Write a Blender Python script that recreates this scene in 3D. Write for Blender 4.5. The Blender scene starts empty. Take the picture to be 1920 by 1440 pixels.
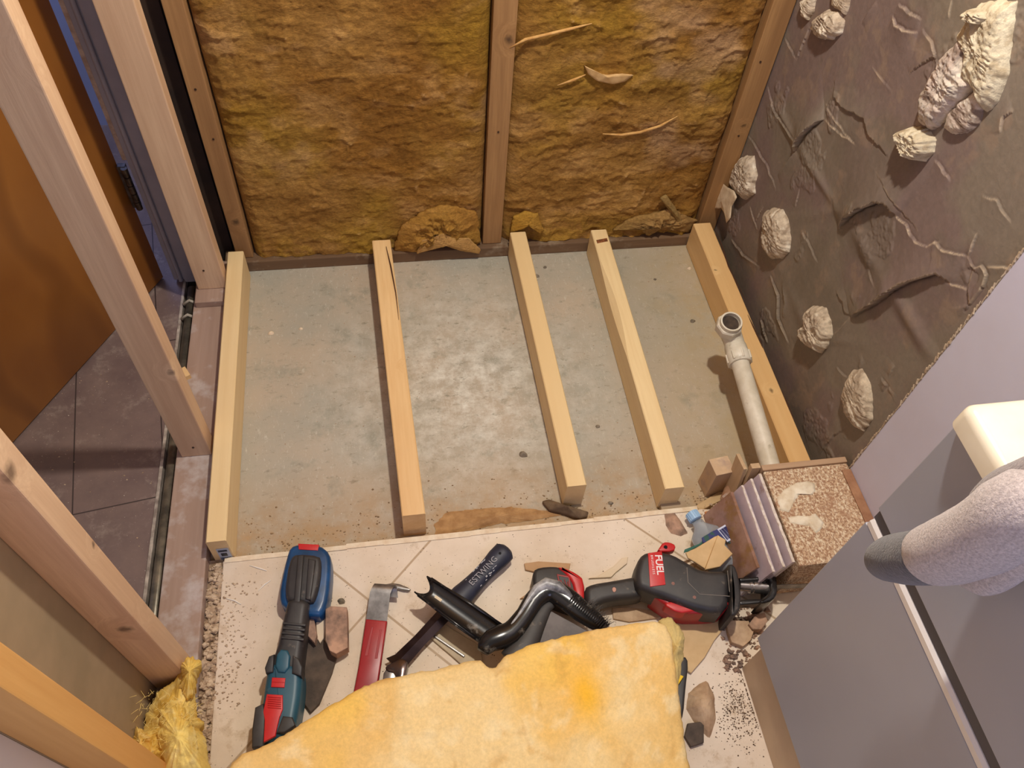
import bpy, bmesh, math, random
import numpy as np
from mathutils import Vector, Matrix
random.seed(7)
rng = np.random.RandomState(11)
S = bpy.context.scene
COL = S.collection

# ---------------------------------------------------------------- camera
CF = 1480.76                                   # focal length in pixels of the 1920 px frame
RW = np.array([[0.987, -0.082, 0.140], [-0.149, -0.800, 0.581], [0.064, -0.594, -0.802]])
_u, _s, _v = np.linalg.svd(RW); RW = _u @ _v
CAM = np.array([0.0, 0.0, 1.6])
cd = bpy.data.cameras.new('camera'); cam = bpy.data.objects.new('camera', cd); COL.objects.link(cam)
cd.sensor_width = 36.0; cd.lens = CF / 1920 * 36; cd.clip_start = 0.02
M = Matrix.Identity(4)
for i in range(3):
    M[i][0] = RW[i][0]; M[i][1] = -RW[i][1]; M[i][2] = -RW[i][2]; M[i][3] = CAM[i]
cam.matrix_world = M
S.camera = cam

# ---------------------------------------------------------------- light and exposure
S.view_settings.view_transform = 'Standard'; S.view_settings.look = 'None'
S.view_settings.gamma = 1.0; S.view_settings.use_curve_mapping = False
S.view_settings.exposure = 0.0
w = bpy.data.worlds.new('world'); S.world = w; w.use_nodes = True
bg = w.node_tree.nodes['Background']; bg.inputs[0].default_value = (1.0, 0.94, 0.93, 1); bg.inputs[1].default_value = 0.27

def lamp(name, kind, loc, power, col, size=0.05, rot=None, size_y=None, spread=None):
    l = bpy.data.lights.new(name, kind); l.energy = power; l.color = col
    o = bpy.data.objects.new(name, l); COL.objects.link(o); o.location = loc
    if kind == 'AREA':
        l.size = size
        if size_y: l.shape = 'RECTANGLE'; l.size_y = size_y
        if spread: l.spread = spread
    else:
        l.shadow_soft_size = size
    if rot is not None: o.rotation_euler = rot
    return o
lamp('ceiling_spotlight', 'POINT', (0.40, 0.96, 2.20), 108, (1.0, 0.92, 0.81), 0.04)
# daylight from the window behind the photographer
lamp('window_daylight', 'AREA', (0.15, -1.3, 1.9), 11, (0.52, 0.56, 1.0), 1.0, (math.radians(72), 0, 0), 0.8)
# hallway light
lamp('hallway_light', 'AREA', (-0.85, 2.05, 1.6), 9, (0.45, 0.55, 1.0), 0.3, (0, 0, 0))

# ---------------------------------------------------------------- helpers
def ray(u, v): return RW @ np.array([u - 960.0, v - 720.0, CF])
def hit(u, v, ax, val):
    r = ray(u, v); return CAM + (val - CAM[ax]) / r[ax] * r
def Z(pts, z): return [hit(u, v, 2, z) for u, v in pts]
def X(pts, x): return [hit(u, v, 0, x) for u, v in pts]
def Y(pts, y): return [hit(u, v, 1, y) for u, v in pts]
def lin(c):
    return tuple(((x / 255) / 12.92 if x / 255 <= 0.04045 else ((x / 255 + 0.055) / 1.055) ** 2.4) for x in c)

def hash3(ix, iy, iz, seed):
    h = (ix * 374761393 + iy * 668265263 + iz * 2147483647 + seed * 974711) & 0xffffffff
    h = ((h ^ (h >> 13)) * 1274126177) & 0xffffffff
    return ((h ^ (h >> 16)) & 0xffff) / 65535.0
def vnoise(p, seed=0):
    p = np.asarray(p, float); i = np.floor(p).astype(np.int64); f = p - i; f = f * f * (3 - 2 * f)
    r = 0
    for dx in (0, 1):
        for dy in (0, 1):
            for dz in (0, 1):
                wgt = (f[..., 0] if dx else 1 - f[..., 0]) * (f[..., 1] if dy else 1 - f[..., 1]) * (f[..., 2] if dz else 1 - f[..., 2])
                r = r + wgt * hash3(i[..., 0] + dx, i[..., 1] + dy, i[..., 2] + dz, seed)
    return r
def fbm(p, oct=4, seed=0):
    p = np.asarray(p, float); a = 0.5; r = 0; t = 0
    for k in range(oct):
        r = r + a * vnoise(p, seed + k); t += a; a *= 0.55; p = p * 2.03 + 7.3
    return r / t
def ridge(p, oct=4, seed=0):
    p = np.asarray(p, float); a = 0.5; r = 0; t = 0
    for k in range(oct):
        r = r + a * (1 - np.abs(2 * vnoise(p, seed + k) - 1)) ** 2; t += a; a *= 0.55; p = p * 2.03 + 3.1
    return r / t

# ---- materials
MATS = {}
def nodes(name):
    m = bpy.data.materials.new(name); m.use_nodes = True
    return m, m.node_tree.nodes, m.node_tree.links, m.node_tree.nodes['Principled BSDF']
def _noise(N, L, vec, scale, detail=4, rough=0.6):
    n = N.new('ShaderNodeTexNoise'); n.inputs['Scale'].default_value = scale
    n.inputs['Detail'].default_value = detail; n.inputs['Roughness'].default_value = rough
    L.new(vec, n.inputs['Vector']); return n.outputs['Fac']
def _ramp(N, L, fac, a, b):
    r = N.new('ShaderNodeMapRange'); r.inputs[1].default_value = a; r.inputs[2].default_value = b
    L.new(fac, r.inputs[0]); return r.outputs[0]
def _mix(N, L, fac, a, b, mode='MIX'):
    m = N.new('ShaderNodeMix'); m.data_type = 'RGBA'; m.blend_type = mode
    if isinstance(fac, (int, float)): m.inputs[0].default_value = fac
    else: L.new(fac, m.inputs[0])
    for k, c in ((6, a), (7, b)):
        if isinstance(c, tuple): m.inputs[k].default_value = (*c, 1)
        else: L.new(c, m.inputs[k])
    return m.outputs[2]
def pos(N, L, scale=(1, 1, 1)):
    g = N.new('ShaderNodeNewGeometry'); mp = N.new('ShaderNodeMapping'); mp.inputs['Scale'].default_value = scale
    L.new(g.outputs['Position'], mp.inputs['Vector']); return mp.outputs[0]
def mat(name, col, rough=0.6, var=None, scale=20, metal=0, bump=0, bscale=None, stretch=(1, 1, 1), layers=(), spec=0.5, bdist=0.002, lo=0.35, hi=0.65):
    """col/var: sRGB colours mixed by noise; layers: (colour, scale, low, high, stretch)"""
    if name in MATS: return MATS[name]
    m, N, L, B = nodes(name); v = pos(N, L, stretch)
    c = lin(col)
    if var is not None:
        f = _ramp(N, L, _noise(N, L, v, scale), lo, hi); c = _mix(N, L, f, lin(col), lin(var))
    for (lc, ls, a, b, st) in layers:
        vv = pos(N, L, st); f = _ramp(N, L, _noise(N, L, vv, ls, 5, 0.65), a, b); c = _mix(N, L, f, c, lin(lc))
    if isinstance(c, tuple): B.inputs['Base Color'].default_value = (*c, 1)
    else: L.new(c, B.inputs['Base Color'])
    B.inputs['Roughness'].default_value = rough; B.inputs['Metallic'].default_value = metal
    B.inputs['Specular IOR Level'].default_value = spec
    if bump:
        bn = N.new('ShaderNodeBump'); bn.inputs['Strength'].default_value = bump; bn.inputs['Distance'].default_value = bdist
        L.new(_noise(N, L, v, bscale or scale * 4, 6, 0.7), bn.inputs['Height']); L.new(bn.outputs[0], B.inputs['Normal'])
    MATS[name] = m; return m
def attr_mat(name, rough=0.9, fine=60, amount=0.25, bump=0.5, bdist=0.003, stretch=(1, 1, 1), spec=0.3):
    m, N, L, B = nodes(name); a = N.new('ShaderNodeVertexColor'); a.layer_name = 'Col'
    v = pos(N, L, stretch); n = _noise(N, L, v, fine, 6, 0.7)
    g = _ramp(N, L, n, 0.3, 0.7); gm = N.new('ShaderNodeMapRange'); gm.inputs[3].default_value = 1 - amount; gm.inputs[4].default_value = 1 + amount
    L.new(g, gm.inputs[0]); sc = N.new('ShaderNodeVectorMath'); sc.operation = 'SCALE'
    L.new(a.outputs[0], sc.inputs[0]); L.new(gm.outputs[0], sc.inputs['Scale']); L.new(sc.outputs[0], B.inputs['Base Color'])
    B.inputs['Roughness'].default_value = rough; B.inputs['Specular IOR Level'].default_value = spec
    bn = N.new('ShaderNodeBump'); bn.inputs['Strength'].default_value = bump; bn.inputs['Distance'].default_value = bdist
    L.new(n, bn.inputs['Height']); L.new(bn.outputs[0], B.inputs['Normal'])
    MATS[name] = m; return m
def wood(name, base, dark, axis='y', rough=0.6, knots=(), ring=14, seed=0, stain=None, cracks=()):
    """timber with grain along axis; knots: (point, radius) dark spots"""
    if name in MATS: return MATS[name]
    m, N, L, B = nodes(name)
    st = {'x': (0.05, 1, 1), 'y': (1, 0.05, 1), 'z': (1, 1, 0.05)}[axis]
    g = N.new('ShaderNodeNewGeometry'); mp = N.new('ShaderNodeMapping'); mp.inputs['Scale'].default_value = st
    mp.inputs['Location'].default_value = (seed * 1.7, seed * 0.9, seed * 0.4)
    # warp the grain around knots
    src = g.outputs['Position']; kf = None
    if knots:
        nz = N.new('ShaderNodeTexNoise'); nz.inputs['Scale'].default_value = 90; L.new(src, nz.inputs['Vector'])
        nv = N.new('ShaderNodeVectorMath'); nv.operation = 'MULTIPLY_ADD'; L.new(nz.outputs['Color'], nv.inputs[0]); nv.inputs[1].default_value = (.012, .012, .012)
        sb = N.new('ShaderNodeVectorMath'); sb.operation = 'ADD'; L.new(src, sb.inputs[0]); sb.inputs[1].default_value = (-.006, -.006, -.006); L.new(sb.outputs[0], nv.inputs[2]); kpos = nv.outputs[0]
    for (kp, kr) in knots:
        d = N.new('ShaderNodeVectorMath'); d.operation = 'DISTANCE'; L.new(kpos, d.inputs[0]); d.inputs[1].default_value = tuple(kp)
        r = N.new('ShaderNodeMapRange'); r.inputs[1].default_value = kr * 1.15; r.inputs[2].default_value = kr * 0.3; r.inputs[4].default_value = .85; L.new(d.outputs['Value'], r.inputs[0])
        r2 = N.new('ShaderNodeMapRange'); r2.inputs[1].default_value = kr * 4; r2.inputs[2].default_value = kr; r2.inputs[4].default_value = 0.5; L.new(d.outputs['Value'], r2.inputs[0])
        ad = N.new('ShaderNodeVectorMath'); ad.operation = 'SCALE'; ad.inputs[0].default_value = (.06, .06, .06); L.new(r2.outputs[0], ad.inputs['Scale'])
        a2 = N.new('ShaderNodeVectorMath'); a2.operation = 'ADD'; L.new(src, a2.inputs[0]); L.new(ad.outputs[0], a2.inputs[1]); src = a2.outputs[0]
        if kf is None: kf = r.outputs[0]
        else:
            mx = N.new('ShaderNodeMath'); mx.operation = 'MAXIMUM'; L.new(kf, mx.inputs[0]); L.new(r.outputs[0], mx.inputs[1]); kf = mx.outputs[0]
    L.new(src, mp.inputs['Vector']); v = mp.outputs[0]
    f1 = _ramp(N, L, _noise(N, L, v, ring * 8, 3, 0.6), 0.35, 0.7)
    f2 = _ramp(N, L, _noise(N, L, v, ring, 3, 0.5), 0.35, 0.7)
    lb, ld = lin(base), lin(dark)
    mid = tuple((a * 2 + b) / 3 for a, b in zip(lb, ld))
    c = _mix(N, L, f1, lb, mid); c = _mix(N, L, f2, c, _mix(N, L, 0.5, mid, ld))
    if stain:
        sv = pos(N, L); f3 = _ramp(N, L, _noise(N, L, sv, stain[1], 5), stain[2], stain[3]); c = _mix(N, L, f3, c, lin(stain[0]))
    if kf is not None: c = _mix(N, L, kf, c, lin(tuple(x * 0.55 for x in dark)))
    L.new(c, B.inputs['Base Color']); B.inputs['Roughness'].default_value = rough
    bn = N.new('ShaderNodeBump'); bn.inputs['Strength'].default_value = 0.25; bn.inputs['Distance'].default_value = 0.001
    L.new(_noise(N, L, v, ring * 16, 4), bn.inputs['Height']); L.new(bn.outputs[0], B.inputs['Normal'])
    MATS[name] = m; return m

# ---- objects
def wloc(o):
    v = Vector((0, 0, 0))
    while o is not None: v += o.location; o = o.parent
    return v
def mesh_obj(name, verts, faces, m, parent=None, smooth=False, cols=None, uvs=None):
    verts = np.asarray(verts, float)
    if parent is None:
        mn, mx = verts.min(0), verts.max(0); org = Vector(((mn[0] + mx[0]) / 2, (mn[1] + mx[1]) / 2, mn[2]))
    else: org = Vector((0, 0, 0))
    base = org if parent is None else wloc(parent)
    v2 = verts - np.array(base)
    me = bpy.data.meshes.new(name); me.from_pydata([tuple(q) for q in v2], [], [tuple(int(i) for i in f) for f in faces])
    me.update()
    bm = bmesh.new(); bm.from_mesh(me); bmesh.ops.recalc_face_normals(bm, faces=bm.faces); bm.to_mesh(me); bm.free()
    if cols is not None:
        a = me.color_attributes.new('Col', 'FLOAT_COLOR', 'POINT')
        cc = np.ones((len(verts), 4)); cc[:, :3] = cols; a.data.foreach_set('color', cc.ravel())
    if smooth: me.polygons.foreach_set('use_smooth', [True] * len(me.polygons))
    if isinstance(m, (list, tuple)):
        for q in m: me.materials.append(q)
    elif m: me.materials.append(m)
    o = bpy.data.objects.new(name, me); COL.objects.link(o)
    if parent is None: o.location = org
    else: o.parent = parent
    return o
def empty(name, loc):
    o = bpy.data.objects.new(name, None); COL.objects.link(o); o.location = tuple(loc); o.empty_display_size = 0.05; return o
def tag(o, label=None, cat=None, group=None, kind=None):
    if label: o['label'] = label
    if cat: o['category'] = cat
    if group: o['group'] = group
    if kind: o['kind'] = kind
    return o
def struct(o, label=None, cat=None):
    o['kind'] = 'structure'; return tag(o, label, cat)
class G:
    """collects shapes into one mesh"""
    def __init__(s): s.v = []; s.f = []
    def add(s, v, f):
        b = len(s.v); s.v += [tuple(q) for q in v]; s.f += [tuple(i + b for i in q) for q in f]; return s
    def box(s, a, b, bev=0.0, R=None, piv=None):
        bm = bmesh.new(); bmesh.ops.create_cube(bm, size=1)
        c = [(a[i] + b[i]) / 2 for i in range(3)]; d = [abs(b[i] - a[i]) for i in range(3)]
        for q in bm.verts: q.co = Vector((q.co[0] * d[0], q.co[1] * d[1], q.co[2] * d[2])) + Vector(c)
        if bev: bmesh.ops.bevel(bm, geom=bm.edges[:] + bm.verts[:], offset=bev, segments=2, affect='EDGES', profile=0.6)
        if R is not None:
            pv = Vector(piv or c)
            for q in bm.verts: q.co = R @ (q.co - pv) + pv
        bm.verts.index_update(); s.add([q.co[:] for q in bm.verts], [[q.index for q in f.verts] for f in bm.faces]); bm.free(); return s
    def tube(s, pts, rad, n=16, cap=True, squash=None, upv=None):
        pts = [Vector(p) for p in pts]; k = len(pts)
        if not hasattr(rad, '__len__'): rad = [rad] * k
        rings = []; up = Vector(upv) if upv else None
        for i in range(k):
            t = (pts[min(i + 1, k - 1)] - pts[max(i - 1, 0)]).normalized()
            if up is None: up = Vector((0, 0, 1)) if abs(t.z) < 0.9 else Vector((1, 0, 0))
            a = (up - t * up.dot(t)).normalized(); b = t.cross(a)
            if not upv: up = a
            sq = squash or (1, 1)
            rings.append([pts[i] + a * math.cos(2 * math.pi * j / n) * rad[i] * sq[0] + b * math.sin(2 * math.pi * j / n) * rad[i] * sq[1] for j in range(n)])
        v = [q for r in rings for q in r]; f = []
        for i in range(k - 1):
            for j in range(n): f.append((i * n + j, i * n + (j + 1) % n, (i + 1) * n + (j + 1) % n, (i + 1) * n + j))
        if cap: f.append(tuple(range(n))[::-1]); f.append(tuple(range((k - 1) * n, k * n)))
        return s.add(v, f)
    def slab(s, top, zb, bev=0.004, seg=3, smooth=0, dirn=(0, 0, -1), bottom_bev=0):
        """top: world points of the upper outline; extruded along dirn by distance zb (positive), rounded upper rim"""
        P = [np.array(p, float) for p in top]
        for _ in range(smooth):
            Q = []
            for i in range(len(P)):
                a, b = P[i], P[(i + 1) % len(P)]; Q += [a * .75 + b * .25, a * .25 + b * .75]
            P = Q
        D = np.array(dirn, float); D /= np.linalg.norm(D); n = len(P)
        area = sum(np.dot(-D, np.cross(P[i], P[(i + 1) % n])) for i in range(n))
        if area < 0: P = P[::-1]
        ins = []
        for i in range(n):
            e1 = P[i] - P[i - 1]; e2 = P[(i + 1) % n] - P[i]
            n1 = np.cross(-D, e1); n2 = np.cross(-D, e2); n1 /= (np.linalg.norm(n1) + 1e-9); n2 /= (np.linalg.norm(n2) + 1e-9)
            b = n1 + n2; l = np.linalg.norm(b)
            b = b / l / max(0.45, l / 2) if l > 1e-6 else n1
            ins.append(b)
        levels = [(0, zb)] if not bottom_bev else [(bottom_bev, zb), (0, zb - bottom_bev)]
        for k in range(seg + 1):
            a = math.pi / 2 * k / seg; levels.append((bev * (1 - math.cos(a)), bev * (1 - math.sin(a))))
        v = []
        for (i_, d_) in levels:
            for i in range(n): v.append(P[i] + ins[i] * i_ + D * d_)
        f = []; L_ = len(levels)
        for l in range(L_ - 1):
            for i in range(n): f.append((l * n + i, l * n + (i + 1) % n, (l + 1) * n + (i + 1) % n, (l + 1) * n + i))
        f.append(tuple(range(n))[::-1]); f.append(tuple(range((L_ - 1) * n, L_ * n)))
        return s.add(v, f)
    def out(s, name, m, parent=None, smooth=False):
        o = mesh_obj(name, s.v, s.f, m, parent, smooth)
        if smooth == 'auto':
            o.data.polygons.foreach_set('use_smooth', [True] * len(o.data.polygons))
            try: o.data.set_sharp_from_angle(angle=math.radians(38))
            except Exception: pass
        return o
def lump(name, outline, nrm, H, m, parent=None, rings=14, N=90, p=2.0, amp=0.3, fs=40, depth=0.004, seed=0, jit=0.0, colf=None, smooth=True, rfun=None, flat=False):
    P = np.array(outline, float); nrm = np.array(nrm, float); nrm /= np.linalg.norm(nrm)
    seg = np.linalg.norm(np.roll(P, -1, 0) - P, axis=1); cum = np.concatenate([[0], np.cumsum(seg)])
    ts = np.linspace(0, cum[-1], N, endpoint=False); R = []
    for t in ts:
        k = min(np.searchsorted(cum, t, 'right') - 1, len(P) - 1); a = (t - cum[k]) / (seg[k] + 1e-9); R.append(P[k] * (1 - a) + P[(k + 1) % len(P)] * a)
    R = np.array(R)
    if jit:
        d = (fbm(R * max(fs * 1.5, 90), 3, seed + 5) - 0.5)[:, None]; c0 = R.mean(0); q = R - c0; R = R + q / (np.linalg.norm(q, axis=1)[:, None] + 1e-9) * d * 2 * jit
    c = R.mean(0); V = [R - nrm * depth]; T = [0.0 * ts]
    for k in range(rings):
        t = k / rings; tt = t
        q = R * (1 - tt) + c * tt
        prof = 1 - (1 - min(1, t * (1.0))) ** p
        nf = rfun or fbm
        h = H * prof * (1 - amp + 2 * amp * nf(q * fs, 4, seed)) if not flat else H * min(1, t * 8) * (1 - amp + 2 * amp * nf(q * fs, 4, seed))
        V.append(q + nrm * h[:, None]); T.append(t + 0 * ts)
    prof = 1.0; h = H * (1 - amp + 2 * amp * (rfun or fbm)(c[None] * fs, 4, seed))[0]
    V = np.concatenate(V); V = np.vstack([V, c + nrm * h]); F = []; n = N; L_ = rings + 1
    for l in range(L_ - 1):
        for i in range(n): F.append((l * n + i, l * n + (i + 1) % n, (l + 1) * n + (i + 1) % n, (l + 1) * n + i))
    for i in range(n): F.append(((L_ - 1) * n + i, (L_ - 1) * n + (i + 1) % n, len(V) - 1))
    F.append(tuple(range(n))[::-1])
    cols = colf(V) if colf is not None else None
    return mesh_obj(name, V, F, m, parent, smooth, cols)
def cmix(a, b, f):
    a = np.array(lin(a)); b = np.array(lin(b)) if not isinstance(b, np.ndarray) else b
    f = np.clip(f, 0, 1)[:, None]; return a * (1 - f) + b * f
def over(c, b, f):
    f = np.clip(f, 0, 1)[:, None]; return c * (1 - f) + np.array(lin(b)) * f
def sstep(x, a, b): t = np.clip((x - a) / (b - a), 0, 1); return t * t * (3 - 2 * t)
def grid(name, us, vs, fn, m, parent=None, colf=None):
    U, V = np.meshgrid(us, vs); nu, nv = len(us), len(vs)
    p = fn(U.ravel(), V.ravel()); i = np.arange(nu * nv).reshape(nv, nu)
    F = np.stack([i[:-1, :-1].ravel(), i[:-1, 1:].ravel(), i[1:, 1:].ravel(), i[1:, :-1].ravel()], 1)
    return mesh_obj(name, p[0], F, m, parent, True, p[1] if len(p) > 1 else None)
def text(name, s, size, origin, xdir, ydir, m, parent, depth=0.0006, spacing=1.0, bold=False):
    c = bpy.data.curves.new(name, 'FONT'); c.body = s; c.size = size; c.extrude = depth; c.space_character = spacing
    if bold: c.offset = size * 0.015
    o = bpy.data.objects.new('tmp', c); COL.objects.link(o); dg = bpy.context.evaluated_depsgraph_get(); dg.update()
    me = bpy.data.meshes.new_from_object(o.evaluated_get(dg)); bpy.data.objects.remove(o)
    x = Vector(xdir).normalized(); y = Vector(ydir); y = (y - x * y.dot(x)).normalized(); z = x.cross(y)
    base = wloc(parent)
    for q in me.vertices: q.co = Vector(origin) + x * q.co.x + y * q.co.y + z * q.co.z - base
    me.materials.clear(); me.materials.append(m)
    ob = bpy.data.objects.new(name, me); COL.objects.link(ob); ob.parent = parent; return ob

WX = 0.955      # right wall
TZ = 0.02       # tiled floor level

# ---------------------------------------------------------------- base materials
PINE = wood('new_pine', (240, 214, 162), (220, 186, 130), 'y', 0.55, seed=1)
PINE2 = wood('new_pine_warm', (238, 202, 146), (212, 162, 100), 'y', 0.55, ring=22, seed=2, knots=[((0.012, 1.17, 0.09), 0.006), ((0.02, 1.165, 0.09), 0.004)])
PINE5 = wood('new_pine_wall_side', (236, 200, 142), (212, 164, 104), 'y', 0.55, ring=18, seed=5, knots=[((0.89, 1.01, 0.09), 0.007), ((0.875, 1.42, 0.092), 0.005)])
OLD = wood('old_brown_timber', (176, 134, 84), (122, 84, 48), 'z', 0.7, ring=26, seed=3, knots=[((-0.385, 1.63, 0.165), 0.012), ((0.30, 1.63, 0.65), 0.011), ((0.93, 1.63, 0.4), 0.007)])
OLDP = wood('old_base_plate', (126, 98, 70), (92, 68, 46), 'x', 0.8, ring=20, seed=4, stain=((150, 132, 108), 18, 0.55, 0.75))

# ---------------------------------------------------------------- floor
def concrete():
    m, N, L, B = nodes('concrete'); v = pos(N, L)
    c = _mix(N, L, _ramp(N, L, _noise(N, L, v, 3.5, 6, 0.6), 0.38, 0.62), lin((184, 170, 148)), lin((168, 164, 148)))
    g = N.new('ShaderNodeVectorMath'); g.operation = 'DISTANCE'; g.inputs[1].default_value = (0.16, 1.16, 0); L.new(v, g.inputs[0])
    cen = _ramp(N, L, g.outputs['Value'], 0.42, 0.05)  # chalk dust patch that also paints the lamp's bright pool into the floor
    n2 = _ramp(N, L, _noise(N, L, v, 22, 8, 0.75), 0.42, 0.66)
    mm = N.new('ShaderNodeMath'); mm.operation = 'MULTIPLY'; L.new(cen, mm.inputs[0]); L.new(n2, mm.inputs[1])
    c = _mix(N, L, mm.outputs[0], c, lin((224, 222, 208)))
    c = _mix(N, L, _ramp(N, L, _noise(N, L, v, 9, 6, 0.7), 0.56, 0.72), c, lin((146, 145, 128)))
    c = _mix(N, L, _ramp(N, L, _noise(N, L, pos(N, L, (1, .35, 1)), 120, 6, .8), .56, .66), c, lin((196, 192, 174)))
    c = _mix(N, L, _ramp(N, L, _noise(N, L, pos(N, L, (.5, 1, 1)), 60, 8, .8), .44, .34), c, lin((140, 134, 114)))
    # sandy dirt along the tile edge and along both sides
    sx = N.new('ShaderNodeSeparateXYZ'); L.new(v, sx.inputs[0])
    e = _ramp(N, L, sx.outputs['Y'], 0.98, 0.78); n3 = _ramp(N, L, _noise(N, L, v, 14, 7, 0.7), 0.3, 0.62)
    m3 = N.new('ShaderNodeMath'); m3.operation = 'MULTIPLY'; L.new(e, m3.inputs[0]); L.new(n3, m3.inputs[1])
    c = _mix(N, L, m3.outputs[0], c, lin((176, 142, 98)))
    e = _ramp(N, L, sx.outputs['X'], 0.55, 0.85); m4 = N.new('ShaderNodeMath'); m4.operation = 'MULTIPLY'; L.new(e, m4.inputs[0]); L.new(n3, m4.inputs[1])
    c = _mix(N, L, m4.outputs[0], c, lin((178, 160, 126)))
    c = _mix(N, L, _ramp(N, L, _noise(N, L, v, 260, 2, 0.5), 0.70, 0.76), c, lin((220, 215, 196)))
    c = _mix(N, L, _ramp(N, L, _noise(N, L, v, 170, 2, 0.5), 0.26, 0.20), c, lin((92, 84, 66)))
    L.new(c, B.inputs['Base Color']); B.inputs['Roughness'].default_value = 0.62
    bn = N.new('ShaderNodeBump'); bn.inputs['Strength'].default_value = 0.35; bn.inputs['Distance'].default_value = 0.002
    L.new(_noise(N, L, v, 60, 8, 0.7), bn.inputs['Height']); L.new(bn.outputs[0], B.inputs['Normal']); return m
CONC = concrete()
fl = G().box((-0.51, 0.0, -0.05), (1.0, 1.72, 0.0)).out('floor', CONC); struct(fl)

def tile_mat():
    m, N, L, B = nodes('cream_floor_tiles'); v = pos(N, L)
    c = _mix(N, L, _ramp(N, L, _noise(N, L, v, 5, 6, 0.65), 0.36, 0.66), lin((230, 214, 192)), lin((214, 194, 168)))
    c = _mix(N, L, _ramp(N, L, _noise(N, L, v, 16, 7, 0.7), 0.58, 0.74), c, lin((186, 158, 122)))
    c = _mix(N, L, _ramp(N, L, _noise(N, L, v, 240, 2, 0.5), 0.70, 0.75), c, lin((110, 84, 62)))
    s = N.new('ShaderNodeSeparateXYZ'); L.new(v, s.inputs[0])
    fac = None
    for sg, off in ((1, 0.530), (-1, 0.710)):
        a = N.new('ShaderNodeMath'); a.operation = 'MULTIPLY_ADD'; L.new(s.outputs['X'], a.inputs[0]); a.inputs[1].default_value = sg; L.new(s.outputs['Y'], a.inputs[2])
        b = N.new('ShaderNodeMath'); b.operation = 'SUBTRACT'; L.new(a.outputs[0], b.inputs[0]); b.inputs[1].default_value = off - 0.689 / 2
        d = N.new('ShaderNodeMath'); d.operation = 'PINGPONG'; L.new(b.outputs[0], d.inputs[0]); d.inputs[1].default_value = 0.689 / 2
        r = _ramp(N, L, d.outputs[0], 0.689 / 2 - 0.0042, 0.689 / 2 - 0.0022)
        if fac is None: fac = r
        else:
            mx = N.new('ShaderNodeMath'); mx.operation = 'MAXIMUM'; L.new(fac, mx.inputs[0]); L.new(r, mx.inputs[1]); fac = mx.outputs[0]
    c = _mix(N, L, fac, c, lin((180, 154, 122)))
    L.new(c, B.inputs['Base Color']); B.inputs['Roughness'].default_value = 0.5
    bn = N.new('ShaderNodeBump'); bn.inputs['Strength'].default_value = 0.3; bn.inputs['Distance'].default_value = 0.002
    L.new(_noise(N, L, v, 45, 8, 0.7), bn.inputs['Height']); L.new(bn.outputs[0], B.inputs['Normal']); return m
TILE = tile_mat()
# tiled floor with a chipped far edge
edge = []
for k in range(80):
    x = -0.395 + 1.355 * k / 79; edge.append((x, 0.752 + 0.004 * (vnoise([[x * 60, 0, 0]])[0] - .5) + 0.006 * (vnoise([[x * 11, 4, 0]])[0] - .5), TZ))
top = [(-0.395, -0.45, TZ)] + edge + [(0.96, -0.45, TZ)]
tf = G().slab(top, TZ, 0.002, 2).out('floor', TILE); struct(tf)
edgem = mat('chipped_tile_edge', (238, 222, 194), 0.7, (222, 198, 164), 40, bump=0.5)
g = G()
x0 = -.392
while x0 < .60:
    wd = random.uniform(.05, .19); g.box((x0, 0.7475 + random.uniform(-.0015, .0015), TZ + .0004), (x0 + wd, 0.7575 + random.uniform(-.003, .002), TZ + random.uniform(.002, .0035)), 0.0008, Matrix.Rotation(random.uniform(-.008, .008), 3, 'Z')); x0 += wd - .002
struct(g.out('trim_1', edgem))

# hallway floor and channel
def hall_mat():
    m, N, L, B = nodes('dusty_hall_planks'); v = pos(N, L)
    c = _mix(N, L, _ramp(N, L, _noise(N, L, v, 4, 6, 0.65), 0.36, 0.64), lin((132, 112, 104)), lin((104, 86, 84)))
    c = _mix(N, L, _ramp(N, L, _noise(N, L, v, 12, 7, 0.75), 0.54, 0.75), c, lin((164, 150, 138)))
    c = _mix(N, L, _ramp(N, L, _noise(N, L, v, 260, 2, 0.5), 0.70, 0.76), c, lin((214, 206, 190)))
    br = N.new('ShaderNodeTexBrick'); br.inputs['Scale'].default_value = 1; br.inputs['Brick Width'].default_value = 0.9; br.inputs['Row Height'].default_value = 0.19; br.inputs['Mortar Size'].default_value = 0.0016
    mp = N.new('ShaderNodeMapping'); mp.inputs['Rotation'].default_value = (0, 0, math.radians(82)); mp.inputs['Location'].default_value = (0.1, 0.02, 0)
    L.new(v, mp.inputs[0]); L.new(mp.outputs[0], br.inputs[0])
    c = _mix(N, L, br.outputs['Fac'], c, lin((62, 50, 48)))
    L.new(c, B.inputs['Base Color']); B.inputs['Roughness'].default_value = 0.42
    return m
HALL = hall_mat()
hf = G().box((-2.3, -0.45, -0.04), (-0.548, 2.9, 0.0)).out('floor', HALL); struct(hf)
struct(G().box((-0.553, -0.1, -0.02), (-0.546, 1.60, 0.004), 0.001).out('trim_2', mat('thin_metal_edge', (196, 184, 170), 0.35, (130, 118, 108), 40)))
struct(G().box((-0.547, -0.45, -0.05), (-0.505, 1.72, -0.014)).out('floor', mat('channel_dirt', (84, 76, 66), 0.9, (52, 46, 40), 30, bump=0.6)))
pp = empty('heating_pipe', (-0.528, 1.0, -0.012))
G().tube([(-0.527, -0.1, 0.0), (-0.527, 1.56, 0.0)], 0.0125, 14).out('pipe', mat('dirty_grey_pipe', (138, 128, 110), 0.35, (84, 80, 70), 25, metal=0.4), pp, True)
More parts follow.
